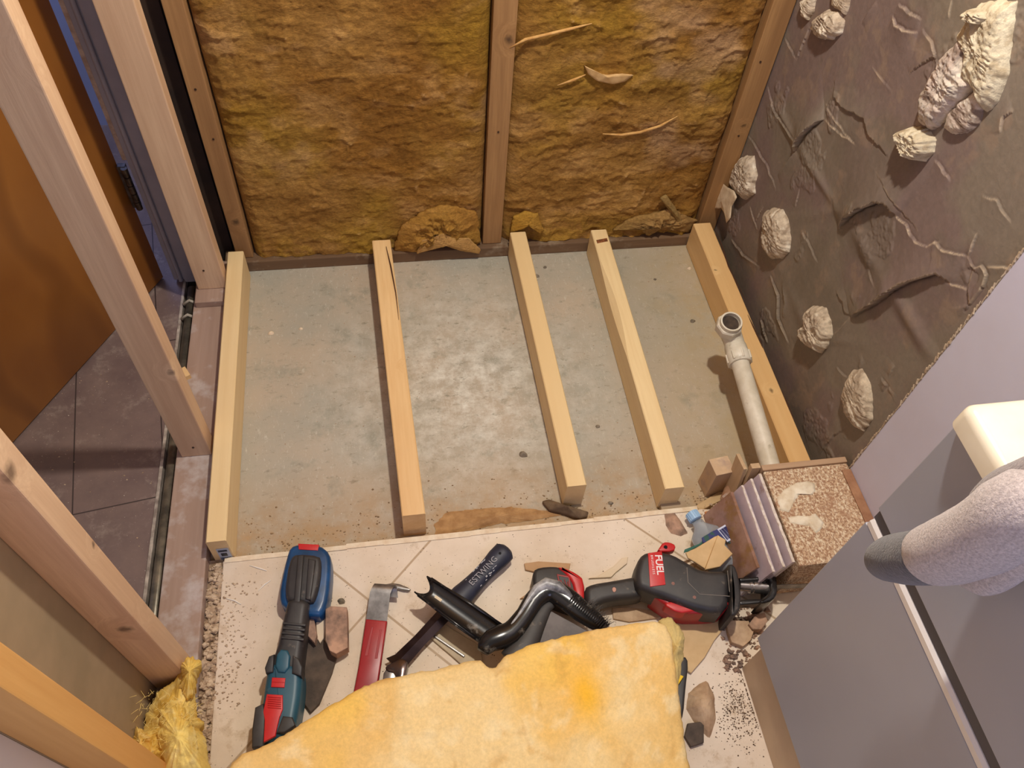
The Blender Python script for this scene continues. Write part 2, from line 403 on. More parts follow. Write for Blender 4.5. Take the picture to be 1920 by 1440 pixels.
for y in (1.45, 1.50):
    G().tube([(-0.544, y, 0.006), (-0.527, y + .004, 0.016), (-0.508, y - .002, 0.008)], 0.004, 8).out('clip', mat('old_white_plastic', (206, 198, 180), 0.5, (160, 150, 132), 60), pp, True)
tag(pp, 'dirty grey pipe lying in the narrow channel beside the hallway floor', 'pipe')

# ---------------------------------------------------------------- walls
# back partition: studs, base plate, insulation
bp = G().box((-0.44, 1.612, 0), (0.955, 1.68, 0.036), 0.003).out('base_plate', OLDP)
tag(bp, 'old dark brown timber plate on the floor under the insulated wall', 'timber plate')
def stud(x0, x1, y0, y1, z0, label, m, zt=2.35, notch=None, screws=(), name='wall_stud', grp=None):
    t = empty(name, ((x0 + x1) / 2, (y0 + y1) / 2, z0))
    G().box((x0, y0, z0), (x1, y1, zt), 0.0025).out('timber', m, t)
    for s_ in screws: G().tube([s_[0], s_[1]], 0.0026, 10).out('screw', SCREW, t)
    tag(t, label, 'wall stud', grp); return t
SCREW = mat('dark_screw', (70, 50, 36), 0.5, metal=0.3)
stud(-0.408, -0.365, 1.628, 1.70, 0.037, 'old brown stud at the left end of the insulated wall beside the dark gap', OLD, screws=[((-0.39, 1.6265, 0.55), (-0.39, 1.64, 0.55)), ((-0.382, 1.6265, 0.42), (-0.382, 1.64, 0.42))])
stud(0.263, 0.316, 1.628, 1.70, 0.037, 'old brown stud in the middle between the two bays of insulation', OLD, screws=[((0.289, 1.6265, 0.41), (0.289, 1.64, 0.41))])
stud(0.897, 0.952, 1.628, 1.70, 0.037, 'old brown stud in the corner where insulation meets the grey wall', OLD, screws=[((0.925, 1.6265, 0.37), (0.925, 1.64, 0.37)), ((0.915, 1.6265, 0.58), (0.915, 1.64, 0.58))])
struct(G().box((-0.52, 1.71, 0), (1.0, 1.74, 2.4)).out('wall_back', mat('cavity_shade_board', (60, 42, 28), 0.9, (40, 28, 20), 8)))  # board coloured dark to stand in for the shaded cavity behind the studs

INS = attr_mat('glass_wool', 0.95, 130, 0.30, 0.9, 0.004, (1, 1, 1.6), 0.15)
def ins_cols(P, seed, dark=0.0):
    n1 = fbm(P * np.array([5, 5, 6]), 4, seed); n2 = fbm(P * np.array([14, 14, 22]), 4, seed + 9); n3 = fbm(P * np.array([3, 3, 3.5]), 3, seed + 20)
    c = cmix((164, 122, 62), (146, 102, 44), sstep(n1, .34, .66))
    c = over(c, (158, 124, 40), sstep(n3, .48, .72) * 0.7)
    c = over(c, (204, 160, 98), sstep(n2, .50, .76) * 0.45)
    c = over(c, (122, 84, 34), sstep(n2, .44, .26) * 0.5)
    return c
def bay(x0, x1, seed, label, pk):
    us = np.arange(x0, x1 + 1e-4, 0.0038); us[-1] = x1
    vs = np.concatenate([np.arange(0.037, 0.84, 0.0038), np.arange(0.85, 2.35, 0.05)])
    def fn(U, V):
        P = np.stack([U, 0 * U, V], 1)
        wv = (fbm(P * np.array([4, 1, 4]), 3, seed + 40)[:, None] - .5) * np.array([.1, 0, .14])
        r1 = ridge((P + wv) * np.array([8, 1, 14]), 4, seed); r2 = ridge((P - wv) * np.array([21, 1, 27]), 3, seed + 3); b = fbm(P * np.array([4, 1, 4]), 3, seed + 6)
        e = np.minimum(np.minimum((U - x0) / 0.03, (x1 - U) / 0.03), 1.0); e = np.sqrt(np.clip(e, 0, 1))
        low = sstep(V, 0.16, 0.03)
        crease = r1 ** 3
        h = 0.022 * b + pk * (0.012 * crease + 0.007 * r2) + 0.004 * ridge((P + wv) * np.array([60, 1, 75]), 2, seed + 60) + low * (0.026 * ridge((P + wv) * np.array([10, 1, 12]), 3, seed + 8) - 0.008)
        y = 1.652 - e * 0.0 - h * (0.35 + 0.65 * e) + 0.014 * (1 - e)
        pts = np.stack([U, y, V], 1)
        c = ins_cols(pts, seed)
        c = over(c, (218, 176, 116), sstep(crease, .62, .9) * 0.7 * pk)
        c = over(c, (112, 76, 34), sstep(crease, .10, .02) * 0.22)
        c = over(c, (178, 140, 52), low * sstep(r2, .3, .6) * 0.5)
        c = over(c, (186, 150, 112), sstep(fbm(P * np.array([4, 1, 6]), 4, seed + 70), .60, .76) * 0.6)
        return pts, c
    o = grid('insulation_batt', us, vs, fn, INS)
    tag(o, label, 'insulation'); return o
bay(-0.362, 0.262, 3, 'yellow glass wool batt filling the left bay of the back wall', 0.75)
bay(0.317, 0.896, 17, 'yellow glass wool batt filling the right bay of the back wall, with creases', 1.0)
def woolcol(seed, tint=None, f=0.6):
    def fn(V):
        c = ins_cols(V, seed)
        if tint: c = over(c, tint, np.full(len(V), f))
        return c
    return fn
# torn layers at the foot of the insulation
t = empty('torn_insulation', (0.15, 1.6, 0.037))
lump('flap', Y([(738, 470), (752, 425), (790, 400), (832, 385), (868, 392), (896, 400), (902, 455), (880, 462), (820, 458), (776, 478)], 1.622), (0, -1, 0.25), 0.030, INS, t, 26, 160, 1.4, 0.75, 30, 0.01, 31, 0.006, woolcol(31, (184, 136, 66), .5), rfun=ridge)
lump('flap', Y([(782, 476), (788, 452), (832, 438), (850, 446), (880, 446), (902, 468), (898, 476), (862, 470), (828, 458), (800, 470)], 1.600), (0, -0.8, 0.6), 0.010, INS, t, 12, 120, 1.2, 0.6, 60, 0.004, 33, 0.004, woolcol(5, (206, 160, 100), .7))
tag(t, 'crumpled torn insulation bulging at the foot of the left bay', 'insulation')
t = empty('torn_insulation', (0.75, 1.6, 0.037))
lump('flap', Y([(1150, 432), (1190, 408), (1225, 402), (1262, 392), (1290, 408), (1308, 414), (1290, 436), (1240, 430), (1215, 444), (1200, 432)], 1.622), (0, -1, 0.3), 0.018, INS, t, 14, 130, 1.3, 0.8, 50, 0.01, 41, 0.008, woolcol(41, (160, 130, 84), .5), rfun=ridge)
lump('flap', Y([(1238, 372), (1250, 366), (1268, 392), (1282, 418), (1274, 424), (1258, 400)], 1.618), (0, -1, 0.2), 0.012, INS, t, 8, 70, 1.2, 0.5, 60, 0.006, 43, 0.003, woolcol(43, (158, 136, 88), .6))
tag(t, 'ragged torn insulation at the foot of the right bay beside the corner stud', 'insulation')
t = lump('torn_insulation', Y([(958, 436), (962, 408), (985, 398), (1008, 402), (1020, 432), (1014, 440), (992, 412), (975, 432)], 1.618), (0, -1, 0.2), 0.012, INS, None, 8, 90, 1.2, 0.6, 60, 0.008, 47, 0.004, woolcol(47, (196, 150, 62), .6))
tag(t, 'small yellow wool tuft on the back plate right of the middle stud', 'insulation')
t = lump('paper_tear', Y([(1098, 124), (1112, 138), (1140, 141), (1168, 138), (1188, 141), (1172, 153), (1150, 158), (1120, 152), (1104, 140)], 1.624), (0, -1, 0.4), 0.006, mat('pale_paper', (218, 182, 126), 0.9, (196, 156, 100), 50), None, 6, 60, 1.0, 0.4, 60, 0.02, 3)
tag(t, 'pale torn flap hanging from the upper part of the right insulation bay', 'insulation flap')
t = G()
for pl in ([(1130, 251), (1165, 253), (1200, 248), (1238, 236), (1270, 218)], [(955, 90), (985, 74), (1020, 66), (1070, 54), (1110, 44)], [(1045, 160), (1075, 150), (1098, 140)]):
    ps = Y(pl, 1.628); t.tube(ps, [0.001] + [0.0035] * (len(ps) - 2) + [0.001], 8)
o = t.out('loose_fibre_strands', mat('pale_fibre', (214, 170, 104), 0.9, (190, 140, 76), 60), None, True); tag(o, 'pale raised fibre strands across the right insulation bay', 'fibre', kind='stuff')

# right wall covered in old adhesive
def wy(u, v, s, ox, oy): return hit(u / s + ox, v / s + oy, 0, WX)[1:]
A = lambda pts: [wy(u, v, 3.097, 1300, 0) for u, v in pts]
Bc = lambda pts: [wy(u, v, 3.0, 1280, 380) for u, v in pts]
# (polyline, lip height, side, falloff, whiteness)
CR = [
 (A([(590, 880), (640, 790), (700, 730), (765, 690)]), .016, 1, .035, .5),
 (A([(765, 690), (850, 770), (900, 800), (950, 840)]), .004, 1, .02, .9),
 (A([(850, 1315), (930, 1240), (1010, 1190), (1100, 1155), (1150, 1170), (1190, 1260)]), .018, 1, .05, .7),
 (A([(1150, 1170), (1190, 1260), (1240, 1300), (1310, 1410), (1380, 1430), (1440, 1400)]), .006, 1, .03, 1.),
 (A([(820, 460), (820, 560), (860, 620), (1000, 690), (1030, 790), (1090, 850), (1140, 915)]), .009, -1, .03, .4),
 (A([(1190, 20), (1270, 80), (1330, 110)]), .008, 1, .02, .4),
 (A([(1160, 90), (1180, 140), (1230, 180), (1300, 185)]), .010, 1, .03, .8),
 (A([(1330, 170), (1380, 240), (1410, 330), (1330, 370), (1250, 430)]), .006, 1, .02, .5),
 (A([(770, 600), (830, 700), (930, 830)]), .003, 1, .02, .6),
 (A([(1080, 1000), (1150, 1110), (1220, 1230), (1310, 1340)]), .003, -1, .02, .5),
 (A([(1680, 1140), (1760, 1160), (1850, 1290)]), .004, 1, .02, .5),
 (A([(1860, 640), (1800, 690), (1785, 780)]), .006, 1, .02, .6),
 (A([(490, 1020), (540, 950), (600, 870)]), .009, 1, .02, .3),
 (A([(320, 780), (440, 980), (480, 1100)]), .006, 1, .015, .3),
 (A([(620, 1100), (590, 1210)]), .005, 1, .015, .3),
 (A([(1500, 0), (1485, 110)]), .003, 1, .02, .5), (A([(980, 130), (1060, 0)]), .005, 1, .02, .2),
 (A([(600, 350), (640, 250), (680, 150)]), .006, -1, .02, .3), (A([(530, 220), (600, 350)]), .004, 1, .02, .3),
 (A([(430, 500), (470, 640), (610, 830)]), .007, 1, .04, .3),
 (A([(1410, 930), (1450, 980), (1500, 1050)]), .006, 1, .02, .3),
 (Bc([(940, 640), (1020, 600), (1090, 560), (1160, 510), (1290, 430), (1460, 385), (1520, 460)]), .017, 1, .05, .8),
 (Bc([(1460, 385), (1520, 460), (1610, 485)]), .006, 1, .03, .9),
 (Bc([(1400, 240), (1430, 220), (1480, 270), (1600, 300)]), .006, 1, .02, 1.),
 (Bc([(1610, 300), (1640, 370), (1690, 350), (1720, 400), (1700, 470), (1620, 570), (1610, 480), (1640, 370)]), .008, 1, .02, .8),
 (Bc([(1720, 360), (1890, 375)]), .005, 1, .02, 1.), (Bc([(1660, 170), (1615, 300)]), .006, 1, .01, .8),
 (Bc([(860, 500), (900, 560), (910, 620), (940, 640)]), .006, -1, .02, .3), (Bc([(850, 740), (940, 640)]), .004, 1, .02, .4),
 (Bc([(490, 410), (540, 520), (540, 650), (600, 790)]), .012, 1, .012, .6), (Bc([(560, 450), (580, 560), (560, 640)]), .010, -1, .01, .5),
 (Bc([(440, 640), (480, 790)]), .010, 1, .01, .5), (Bc([(270, 200), (340, 290), (430, 360)]), .009, 1, .012, .4),
 (Bc([(770, 1420), (850, 1310), (930, 1260)]), .004, -1, .03, .2), (Bc([(860, 930), (930, 990)]), .004, 1, .02, .2),
 (Bc([(1110, 980), (1150, 1030), (1120, 1060)]), .008, 1, .012, .2), (Bc([(1190, 920), (1160, 980)]), .005, 1, .012, .3),
 (Bc([(1050, 370), (1100, 470)]), .004, 1, .02, .2), (Bc([(670, 150), (730, 270), (760, 340)]), .005, 1, .02, .2),
 (A([(1040, 390), (1160, 540)]), .002, 1, .01, .6), (A([(330, 1200), (375, 1330)]), .005, 1, .01, .6), (A([(410, 1210), (360, 1290)]), .005, 1, .01, .4),
]
SOFT = [(A([(480, 620), (600, 820), (860, 1240)]), .005, .012), (Bc([(950, 130), (1130, 400), (1420, 900)]), .007, .018), (Bc([(560, 740), (1050, 800)]), .002, .012), (A([(100, 1300), (600, 870), (760, 690)]), .003, .015), (Bc([(420, 100), (560, 400), (780, 900)]), .003, .02), (Bc([(600, 90), (1160, 0)]), .002, .012)]
def segd(P, a, b):
    ab = b - a; t = np.clip(((P - a) @ ab) / (ab @ ab), 0, 1); q = P - (a + t[:, None] * ab); d = np.hypot(q[:, 0], q[:, 1])
    return d, np.sign(ab[0] * q[:, 1] - ab[1] * q[:, 0]), t
def wall_fn(U, V):
    P = np.stack([U, V], 1); P3 = np.stack([U, 0 * U, V], 1)
    # jitter so the cracks run ragged
    J = P + 0.007 * np.stack([fbm(P3 * 45, 3, 71) - .5, fbm(P3 * 45, 3, 72) - .5], 1)
    n = fbm(P3 * 6, 4, 60); h = 0.005 * (fbm(P3 * 4, 2, 61) - .5) + 0.0007 * (fbm(P3 * 70, 3, 62) - .5)
    h = h + 0.0035 * sstep(fbm(P3 * 9, 4, 66), .66, .70) * (fbm(P3 * 160, 3, 67))
    c = cmix((132, 121, 108), (128, 111, 105), sstep(n, .40, .60)); c = over(c, (118, 108, 94), sstep(fbm(P3 * 7, 4, 63), .50, .70) * .6)
    c = over(c, (150, 130, 112), sstep(fbm(P3 * 24, 4, 64), .60, .74) * .5)
    wh = np.zeros(len(U)); dk = np.zeros(len(U))
    for pl, H, side, fo, wt in CR:
        if H >= .015: side = -side
        else: H = H * .5
        pl = np.array(pl); best = np.full(len(U), 9.); sg = np.ones(len(U)); tt = np.zeros(len(U)); L0 = np.linalg.norm(np.diff(pl, axis=0), axis=1); cum = np.concatenate([[0], np.cumsum(L0)]); tot = cum[-1]
        for k in range(len(pl) - 1):
            d, s, t = segd(J, pl[k], pl[k + 1]); mk = d < best; best[mk] = d[mk]; sg[mk] = s[mk]; tt[mk] = ((cum[k] + t * L0[k]) / tot)[mk]
        tap = np.clip(np.sin(np.pi * np.clip(tt, 0, 1)), 0, 1) ** .6
        on = (sg * side) > 0
        lift = H * 1.15 * tap * np.exp(-best / fo) * on
        h = h + lift
        if H >= .015: V = V - H * .75 * tap * np.exp(-best / .007) * on
        groove = (~on) * np.exp(-(best / 0.004) ** 2) * H * 0.35 * tap
        h = h - groove
        wh = np.maximum(wh, np.exp(-((best - .0008) / 0.0013) ** 2) * on * wt * (0.3 + .7 * tap) * sstep(fbm(P3 * 60, 2, 80), .25, .5))
    for pl, H, wd in SOFT:
        pl = np.array(pl)
        for k in range(len(pl) - 1):
            d, s, t = segd(P, pl[k], pl[k + 1]); h = h + H * np.exp(-(d / wd) ** 2) * np.sin(np.pi * np.clip(t * .9 + .05, 0, 1))
    c = over(c, (206, 186, 158), wh * .9)
    pts = np.stack([WX - np.clip(h, -.004, 1), U, np.maximum(V, 0)], 1)
    return pts, c
WALLM = attr_mat('old_adhesive', 0.62, 90, 0.10, 0.35, 0.002, spec=0.35)
us = np.arange(0.735, 1.70, 0.0021); vs = np.concatenate([np.arange(0.0, 1.06, 0.0021), np.arange(1.08, 2.4, 0.06)])
wr = grid('wall_right', us, vs, wall_fn, WALLM); struct(wr)
# painted part of the right wall
PAINT = mat('lilac_white_paint', (206, 206, 226), 0.42, (200, 196, 212), 3, bump=0.1, bscale=90)
struct(G().box((0.945, -0.6, 0.0), (1.0, 0.737, 2.4), 0.001).out('wall_right', PAINT))
tr = G()
for k in range(110):
    z = 0.17 + k * 0.0085; tr.tube([(0.944, 0.7375 + random.uniform(-.001, .002), z), (0.9445, 0.7385 + random.uniform(-.001, .004), z + 0.009)], random.uniform(.0006, .0024), 5)
struct(tr.out('trim_3', mat('chipped_paint_edge', (206, 190, 168), 0.8, (170, 146, 118), 80)))

# plaster dabs on the wall
def dab_col(V):
    n = fbm(V * 40, 4, 5); c = cmix((208, 192, 168), (184, 166, 144), sstep(n, .38, .62)); c = over(c, (150, 130, 108), sstep(fbm(V * 90, 4, 8), .56, .72) * .8); return over(c, (232, 220, 198), sstep(fbm(V * 60, 3, 9), .6, .75))
DAB = attr_mat('plaster_dab', 0.9, 160, 0.18, 0.8, 0.003)
def strie(p, o, s): return .6 * ridge(p * np.array([1, .8, 2.6]), 3, s) + .4 * ridge(p * np.array([3, 2.4, 9.]), 2, s + 4)
def dab(pts, H, label, seed, col=dab_col, jit=.005, name='plaster_dab', parent=None, amp=.45, n=(-1, -.12, .0), x=WX - .002, cat='plaster'):
    o = lump(name, X(pts, x), n, H * .8, DAB, parent, 26, 180, 6, amp * .62, 34, .012, seed, jit, col, rfun=strie)
    if label: tag(o, label, cat)
    return o
dab([(1530, 38), (1552, 18), (1575, 22), (1584, 40), (1578, 62), (1560, 76), (1538, 72), (1526, 55)], .024, 'round beige plaster dab near the top of the grey wall', 1)
dab([(1506, 0), (1530, -8), (1526, 22), (1516, 38), (1507, 34)], .016, 'narrow ragged plaster scrap left of the round dab at the top of the wall', 2)
dab([(1560, -14), (1594, -14), (1592, 12), (1586, 30), (1575, 18), (1562, 10)], .010, 'flat pinkish plaster scrap right above the round dab', 12)
dab([(1437, 396), (1450, 390), (1466, 392), (1476, 412), (1482, 446), (1478, 472), (1466, 484), (1448, 486), (1434, 462), (1434, 430)], .026, 'upright oval plaster dab low on the wall near the corner', 3)
dab([(1378, 318), (1392, 294), (1414, 292), (1420, 330), (1416, 362), (1398, 374), (1384, 362), (1372, 344)], .026, 'square ridged plaster dab beside the corner stud', 4)
lp = lump('torn_paper', X([(1332, 362), (1350, 340), (1364, 352), (1376, 358), (1382, 370), (1372, 388), (1370, 408), (1362, 418), (1358, 400), (1352, 390), (1330, 392), (1336, 376)], .93), (-.6, -.8, .2), .006, mat('torn_pale_paper', (226, 208, 178), .85, (196, 172, 140), 40), None, 6, 80, 1, .5, 60, .002, 6, .003)
tag(lp, 'torn curl of pale paper and plaster in front of the corner stud', 'paper scrap')
dab([(1516, 580), (1530, 572), (1548, 578), (1556, 600), (1560, 628), (1552, 650), (1540, 662), (1520, 650), (1502, 632), (1504, 616), (1516, 606)], .028, 'chunky plaster dab halfway down the wall beside the pipe', 7)
dab([(1600, 692), (1614, 692), (1628, 712), (1636, 752), (1634, 786), (1620, 810), (1602, 800), (1588, 776), (1580, 744), (1588, 712)], .020, 'lowest ridged plaster dab next to the painted wall edge', 8)
big = empty('plaster_dab', (WX - .004, .95, .75))
def bigcol(V):
    c = cmix((196, 178, 164), (214, 202, 186), sstep(fbm(V * 30, 4, 3), .35, .6)); c = over(c, (132, 112, 98), sstep(fbm(V * np.array([60, 30, 90]), 4, 6), .56, .70) * .9); return over(c, (226, 212, 172), sstep(fbm(V * 9, 3, 15), .52, .62))
def creamcol(V):
    return over(cmix((218, 206, 178), (200, 186, 158), sstep(fbm(V * 30, 4, 30), .4, .6)), (168, 148, 118), sstep(fbm(V * 80, 4, 33), .58, .7) * .7)
dab([(1840, 8), (1872, 0), (1906, 4), (1902, 40), (1896, 90), (1890, 140), (1872, 190), (1850, 212), (1840, 180), (1812, 150), (1818, 96), (1800, 60), (1822, 30)], .030, None, 20, creamcol, .004, 'lump', big, .36)
dab([(1820, 60), (1832, 78), (1822, 130), (1840, 158), (1800, 196), (1762, 238), (1746, 246), (1728, 232), (1732, 184), (1756, 138), (1790, 88)], .032, None, 21, bigcol, .005, 'lump', big, .4)
dab([(1842, 160), (1846, 200), (1836, 232), (1812, 250), (1786, 252), (1770, 240), (1778, 214), (1806, 188)], .014, None, 22, bigcol, .004, 'lump', big, .36)
dab([(1692, 246), (1712, 238), (1740, 240), (1754, 262), (1752, 286), (1736, 302), (1716, 300), (1706, 280)], .040, None, 23, creamcol, .005, 'lump', big, .45)
dab([(1836, 14), (1850, 10), (1870, 18), (1876, 34), (1862, 46), (1840, 44), (1826, 34)], .045, None, 24, creamcol, .003, 'lump', big, .36)
tag(big, 'very large torn plaster dab high on the grey wall at upper right', 'plaster')

# hallway side
struct(G().box((-2.3, 2.3, 0), (-0.5, 2.34, 2.4)).out('wall_hall_far', mat('hall_paint', (176, 186, 222), 0.7, (168, 178, 214), 4)))
struct(G().box((-2.34, -0.5, 0), (-2.3, 2.34, 2.4)).out('wall_hall_left', MATS['hall_paint']))
struct(G().box((-0.52, 1.66, 0), (-0.42, 1.72, 2.4)).out('wall_hall_return', MATS['cavity_shade_board']))  # return wall coloured dark for the black gap beside the stud
# door frame jamb
GREY = mat('grey_gloss_paint', (160, 156, 162), 0.4, (146, 142, 148), 8, bump=0.1, bscale=60)
jb = G(); jb.box((-0.574, 1.585, 0.012), (-0.503, 1.70, 2.3), 0.004); jb.box((-0.545, 1.573, 0.012), (-0.512, 1.59, 2.3), 0.006); jb.tube([(-0.556, 1.583, 0.012), (-0.556, 1.583, 2.3)], 0.006, 10)
struct(jb.out('trim_4', GREY, None, 'auto'))
struct(G().box((-0.584, 1.589, 0.40), (-0.5735, 1.70, 2.3), 0.001).out('trim_5', mat('bare_jamb_edge', (190, 168, 150), 0.7, (160, 136, 118), 60)))
# door
dm, N_, L_, B_ = nodes('orange_ply_door')
v_ = pos(N_, L_, (1, 1, .55)); n_ = _noise(N_, L_, v_, 5, 3, .5); c_ = _mix(N_, L_, _ramp(N_, L_, n_, .35, .65), lin((146, 94, 40)), lin((124, 74, 28)))
wv_ = N_.new('ShaderNodeTexWave'); wv_.inputs['Scale'].default_value = 1.6; wv_.inputs['Distortion'].default_value = 14; wv_.inputs['Detail'].default_value = 2; wv_.inputs['Detail Scale'].default_value = 1.3; L_.new(v_, wv_.inputs[0])
c_ = _mix(N_, L_, _ramp(N_, L_, wv_.outputs['Fac'], .7, 1.3), c_, lin((104, 60, 22))); L_.new(c_, B_.inputs['Base Color']); B_.inputs['Roughness'].default_value = .33
dr = empty('door_1', (-0.606, 1.606, 0.0)); ex = np.array([-.268, -.4845]); ex /= np.linalg.norm(ex); nn = np.array([ex[1], -ex[0]])   # away from the room
if nn[0] > 0: nn = -nn
def dpt(s, d, z): q = np.array([-0.606, 1.606]) + ex * s + nn * d; return (q[0], q[1], z)
gd = G(); vv = [dpt(s, d, z) for z in (0.006, 2.0) for s, d in ((0, 0), (.76, 0), (.76, .04), (0, .04))]
gd.add(vv, [(0, 1, 2, 3), (4, 5, 6, 7), (0, 1, 5, 4), (1, 2, 6, 5), (2, 3, 7, 6), (3, 0, 4, 7)]); gd.out('panel', dm, dr)
hg = G(); hp = Vector((-0.588, 1.588, 0)); 
for k in range(5): hg.tube([hp + Vector((0, 0, .258 + k * .0245)), hp + Vector((0, 0, .258 + k * .0245 + .0225))], .0075, 12)
hg.box((-0.604, 1.592, .258), (-0.586, 1.606, .38)); hobj = hg.out('hinge', mat('tarnished_steel', (104, 96, 88), .35, (60, 54, 50), 60, metal=.8), dr, 'auto')
struct(dr)

# left partition: sole plate and new studs
SOLE = wood('dusty_sole_plate', (176, 150, 132), (140, 110, 92), 'y', .75, ring=14, seed=8, stain=((196, 186, 180), 14, .5, .72))
sp = G().box((-0.508, -0.3, -0.012), (-0.425, 1.62, 0.038), .003).out('sole_plate', SOLE); tag(sp, 'dusty pinkish timber plate on the floor under the new stud partition', 'timber plate')
pk = G().box((-0.500, 1.455, 0.0385), (-0.428, 1.535, 0.0575), .002).out('packing_piece', SOLE); tag(pk, 'thin wooden packer under the stud next to the grey door frame', 'packing piece')
NW = lambda nm, seed, knots: wood(nm, (228, 196, 158), (188, 146, 112), 'z', .6, ring=22, seed=seed, knots=knots)
stud(-0.494, -0.422, 1.50, 1.54, 0.058, 'new pine stud standing beside the grey door frame and the dark gap', NW('stud_pine_a', 11, []), screws=[((-0.465, 1.4985, .125), (-0.465, 1.51, .125))])
kb = hit(322, 702, 1, 1.0); kb2 = hit(85, 115, 1, 1.0)
stud(-0.495, -0.430, 1.005, 1.047, 0.0385, 'new pine stud standing alone in the middle of the doorway side', NW('stud_pine_b', 12, [(tuple(kb), .010), (tuple(kb2), .014)]), screws=[((-0.462, 1.0035, .075), (-0.462, 1.01, .075))])
k1 = hit(20, 885, 0, -.43); k2 = hit(175, 1020, 0, -.43); k3 = hit(235, 1180, 1, .50)
stud(-0.495, -0.430, 0.500, 0.541, 0.0385, 'new pine stud with dark knots nearest the grey sheet panel', NW('stud_pine_c', 13, [(tuple(k1), .014), (tuple(k2), .007), (tuple(k3), .014)]))
stud(-0.495, -0.430, 0.300, 0.341, 0.0385, 'closest pine stud at the lower left beside the white board', wood('stud_pine_d', (226, 176, 104), (200, 140, 70), 'z', .6, ring=15, seed=14))
pn = G().box((-0.509, 0.2995, 0.0385), (-0.4952, 0.541, 2.3), .001).out('sheet_panel', mat('grey_tan_sheet', (168, 146, 116), .7, (150, 132, 104), 7, bump=.1)); tag(pn, 'grey tan sheet panel fixed behind the two nearest studs', 'panel')
pn = G().box((-0.512, -0.4, 0.0385), (-0.4955, 0.299, 2.3), .0005).out('plasterboard', mat('white_board', (214, 208, 206), .7)); tag(pn, 'white painted board in the lower left corner', 'board')
oc = G(); oc.box((-.545, 1.215, .012), (-.497, 1.245, .052), .001, Matrix.Rotation(.5, 3, 'Z')); o = oc.out('wood_offcut', PINE2); tag(o, 'small pine offcut lying across the pipe channel behind the middle stud', 'offcut')

# ---------------------------------------------------------------- joists lying on the floor
def joist(near, far, wdt, m, label, h=.09, tilt=0, z0=.0006, wane=None, name='floor_joist'):
    """near/far: (x left edge, y)"""
    t = empty(name, ((near[0] + far[0]) / 2 + wdt / 2, (near[1] + far[1]) / 2, 0))
    secs = 24; V = []; F = []
    for k in range(secs + 1):
        s = k / secs; x = near[0] * (1 - s) + far[0] * s; y = near[1] * (1 - s) + far[1] * s
        b = .0022; cut = 0
        if wane and wane[0] < s < wane[1]: cut = wane[2] * math.sin(math.pi * (s - wane[0]) / (wane[1] - wane[0]))
        pr = [(0, b), (b, 0), (wdt - b, 0), (wdt, b), (wdt, h - b), (wdt - b, h), (b + cut, h), (0, h - b - cut * 1.3)]
        for (a, z) in pr:
            if tilt:
                a2 = wdt + (a - wdt) * math.cos(tilt) + z * math.sin(tilt); z2 = -(a - wdt) * math.sin(tilt) + z * math.cos(tilt)
            else: a2, z2 = a, z
            V.append((x + a2, y, z0 + z2))
    for k in range(secs):
        for j in range(8): F.append((k * 8 + j, k * 8 + (j + 1) % 8, (k + 1) * 8 + (j + 1) % 8, (k + 1) * 8 + j))
    F.append(tuple(range(8))); F.append(tuple(range(secs * 8, secs * 8 + 8)))
    mesh_obj('timber', V, F, m, t)
    tag(t, label, 'timber', 'joists laid out on the concrete'); return t
CRK = mat('wood_crack', (70, 40, 22), .8)
j1 = joist((-0.413, .760), (-0.418, 1.592), .040, PINE, 'leftmost pale joist beside the sole plate, with a barcode sticker on its end', .096)
j2 = joist((-0.019, .773), (-0.043, 1.604), .049, PINE2, 'second joist from the left, with a split along its far end and a twin knot', .096)
j3 = joist((.342, .805), (.336, 1.612), .044, PINE, 'middle pale joist below the middle wall stud', .09)
j4 = joist((.557, .775), (.565, 1.603), .045, PINE, 'fourth joist with a wavy waney edge and burnt knot at its far end', .09, wane=(.45, .85, .011))
j5 = joist((.862, .778), (.868, 1.606), .052, PINE5, 'rightmost joist along the grey wall under the pipe, with a long split', .09)
def crack(parent, pts, wdt=.0016):
    g = G(); 
    for a, b in zip(pts[:-1], pts[1:]): g.box((min(a[0], b[0]) - wdt / 2, a[1], a[2]), (max(a[0], b[0]) + wdt / 2, b[1], a[2] + .0008))
    g.out('split', CRK, parent)
for seg_ in ([(1341, 432), (1352, 456), (1366, 500), (1381, 530), (1398, 562)], [(1402, 590), (1412, 612), (1425, 640), (1430, 652)], [(1465, 730), (1478, 760), (1490, 788)]):
    ps = Z(seg_, .0912); g = G(); g.tube(ps, [.0004] + [.0018] * (len(ps) - 2) + [.0004], 6); g.out('split', CRK, j5)
ps = Z([(724, 462), (733, 500), (742, 548), (748, 600)], .1005); G().tube(ps, [.0006, .0018, .0012, .0003], 6).out('split', CRK, j2)
g = G().slab(Z([(1118, 450), (1138, 446), (1140, 452), (1120, 456)], .0915), .002, .0004, 1).out('burnt_knot', mat('burnt_knot', (92, 50, 22), .8, (150, 90, 44), 200), j4)
# sticker on the end of the leftmost joist
stk = G().box((-0.4005, .7585, .012), (-0.3765, .7598, .062), 0).out('sticker', mat('sticker_white', (176, 186, 202), .5), j1); stk['label'] = 'white barcode sticker'
g = G()
for k in range(9): g.box((-0.399 + k * .0024, .7578, .014), (-0.399 + k * .0024 + random.choice((.0008, .0013)), .7586, .024))
for k in range(3): g.box((-0.398, .7578, .05 + k * .003), (-0.380, .7586, .0512 + k * .003))
g.box((-0.395, .7578, .030), (-0.383, .7586, .043)); o = g.out('barcode', mat('print_black', (30, 34, 48), .5), stk)
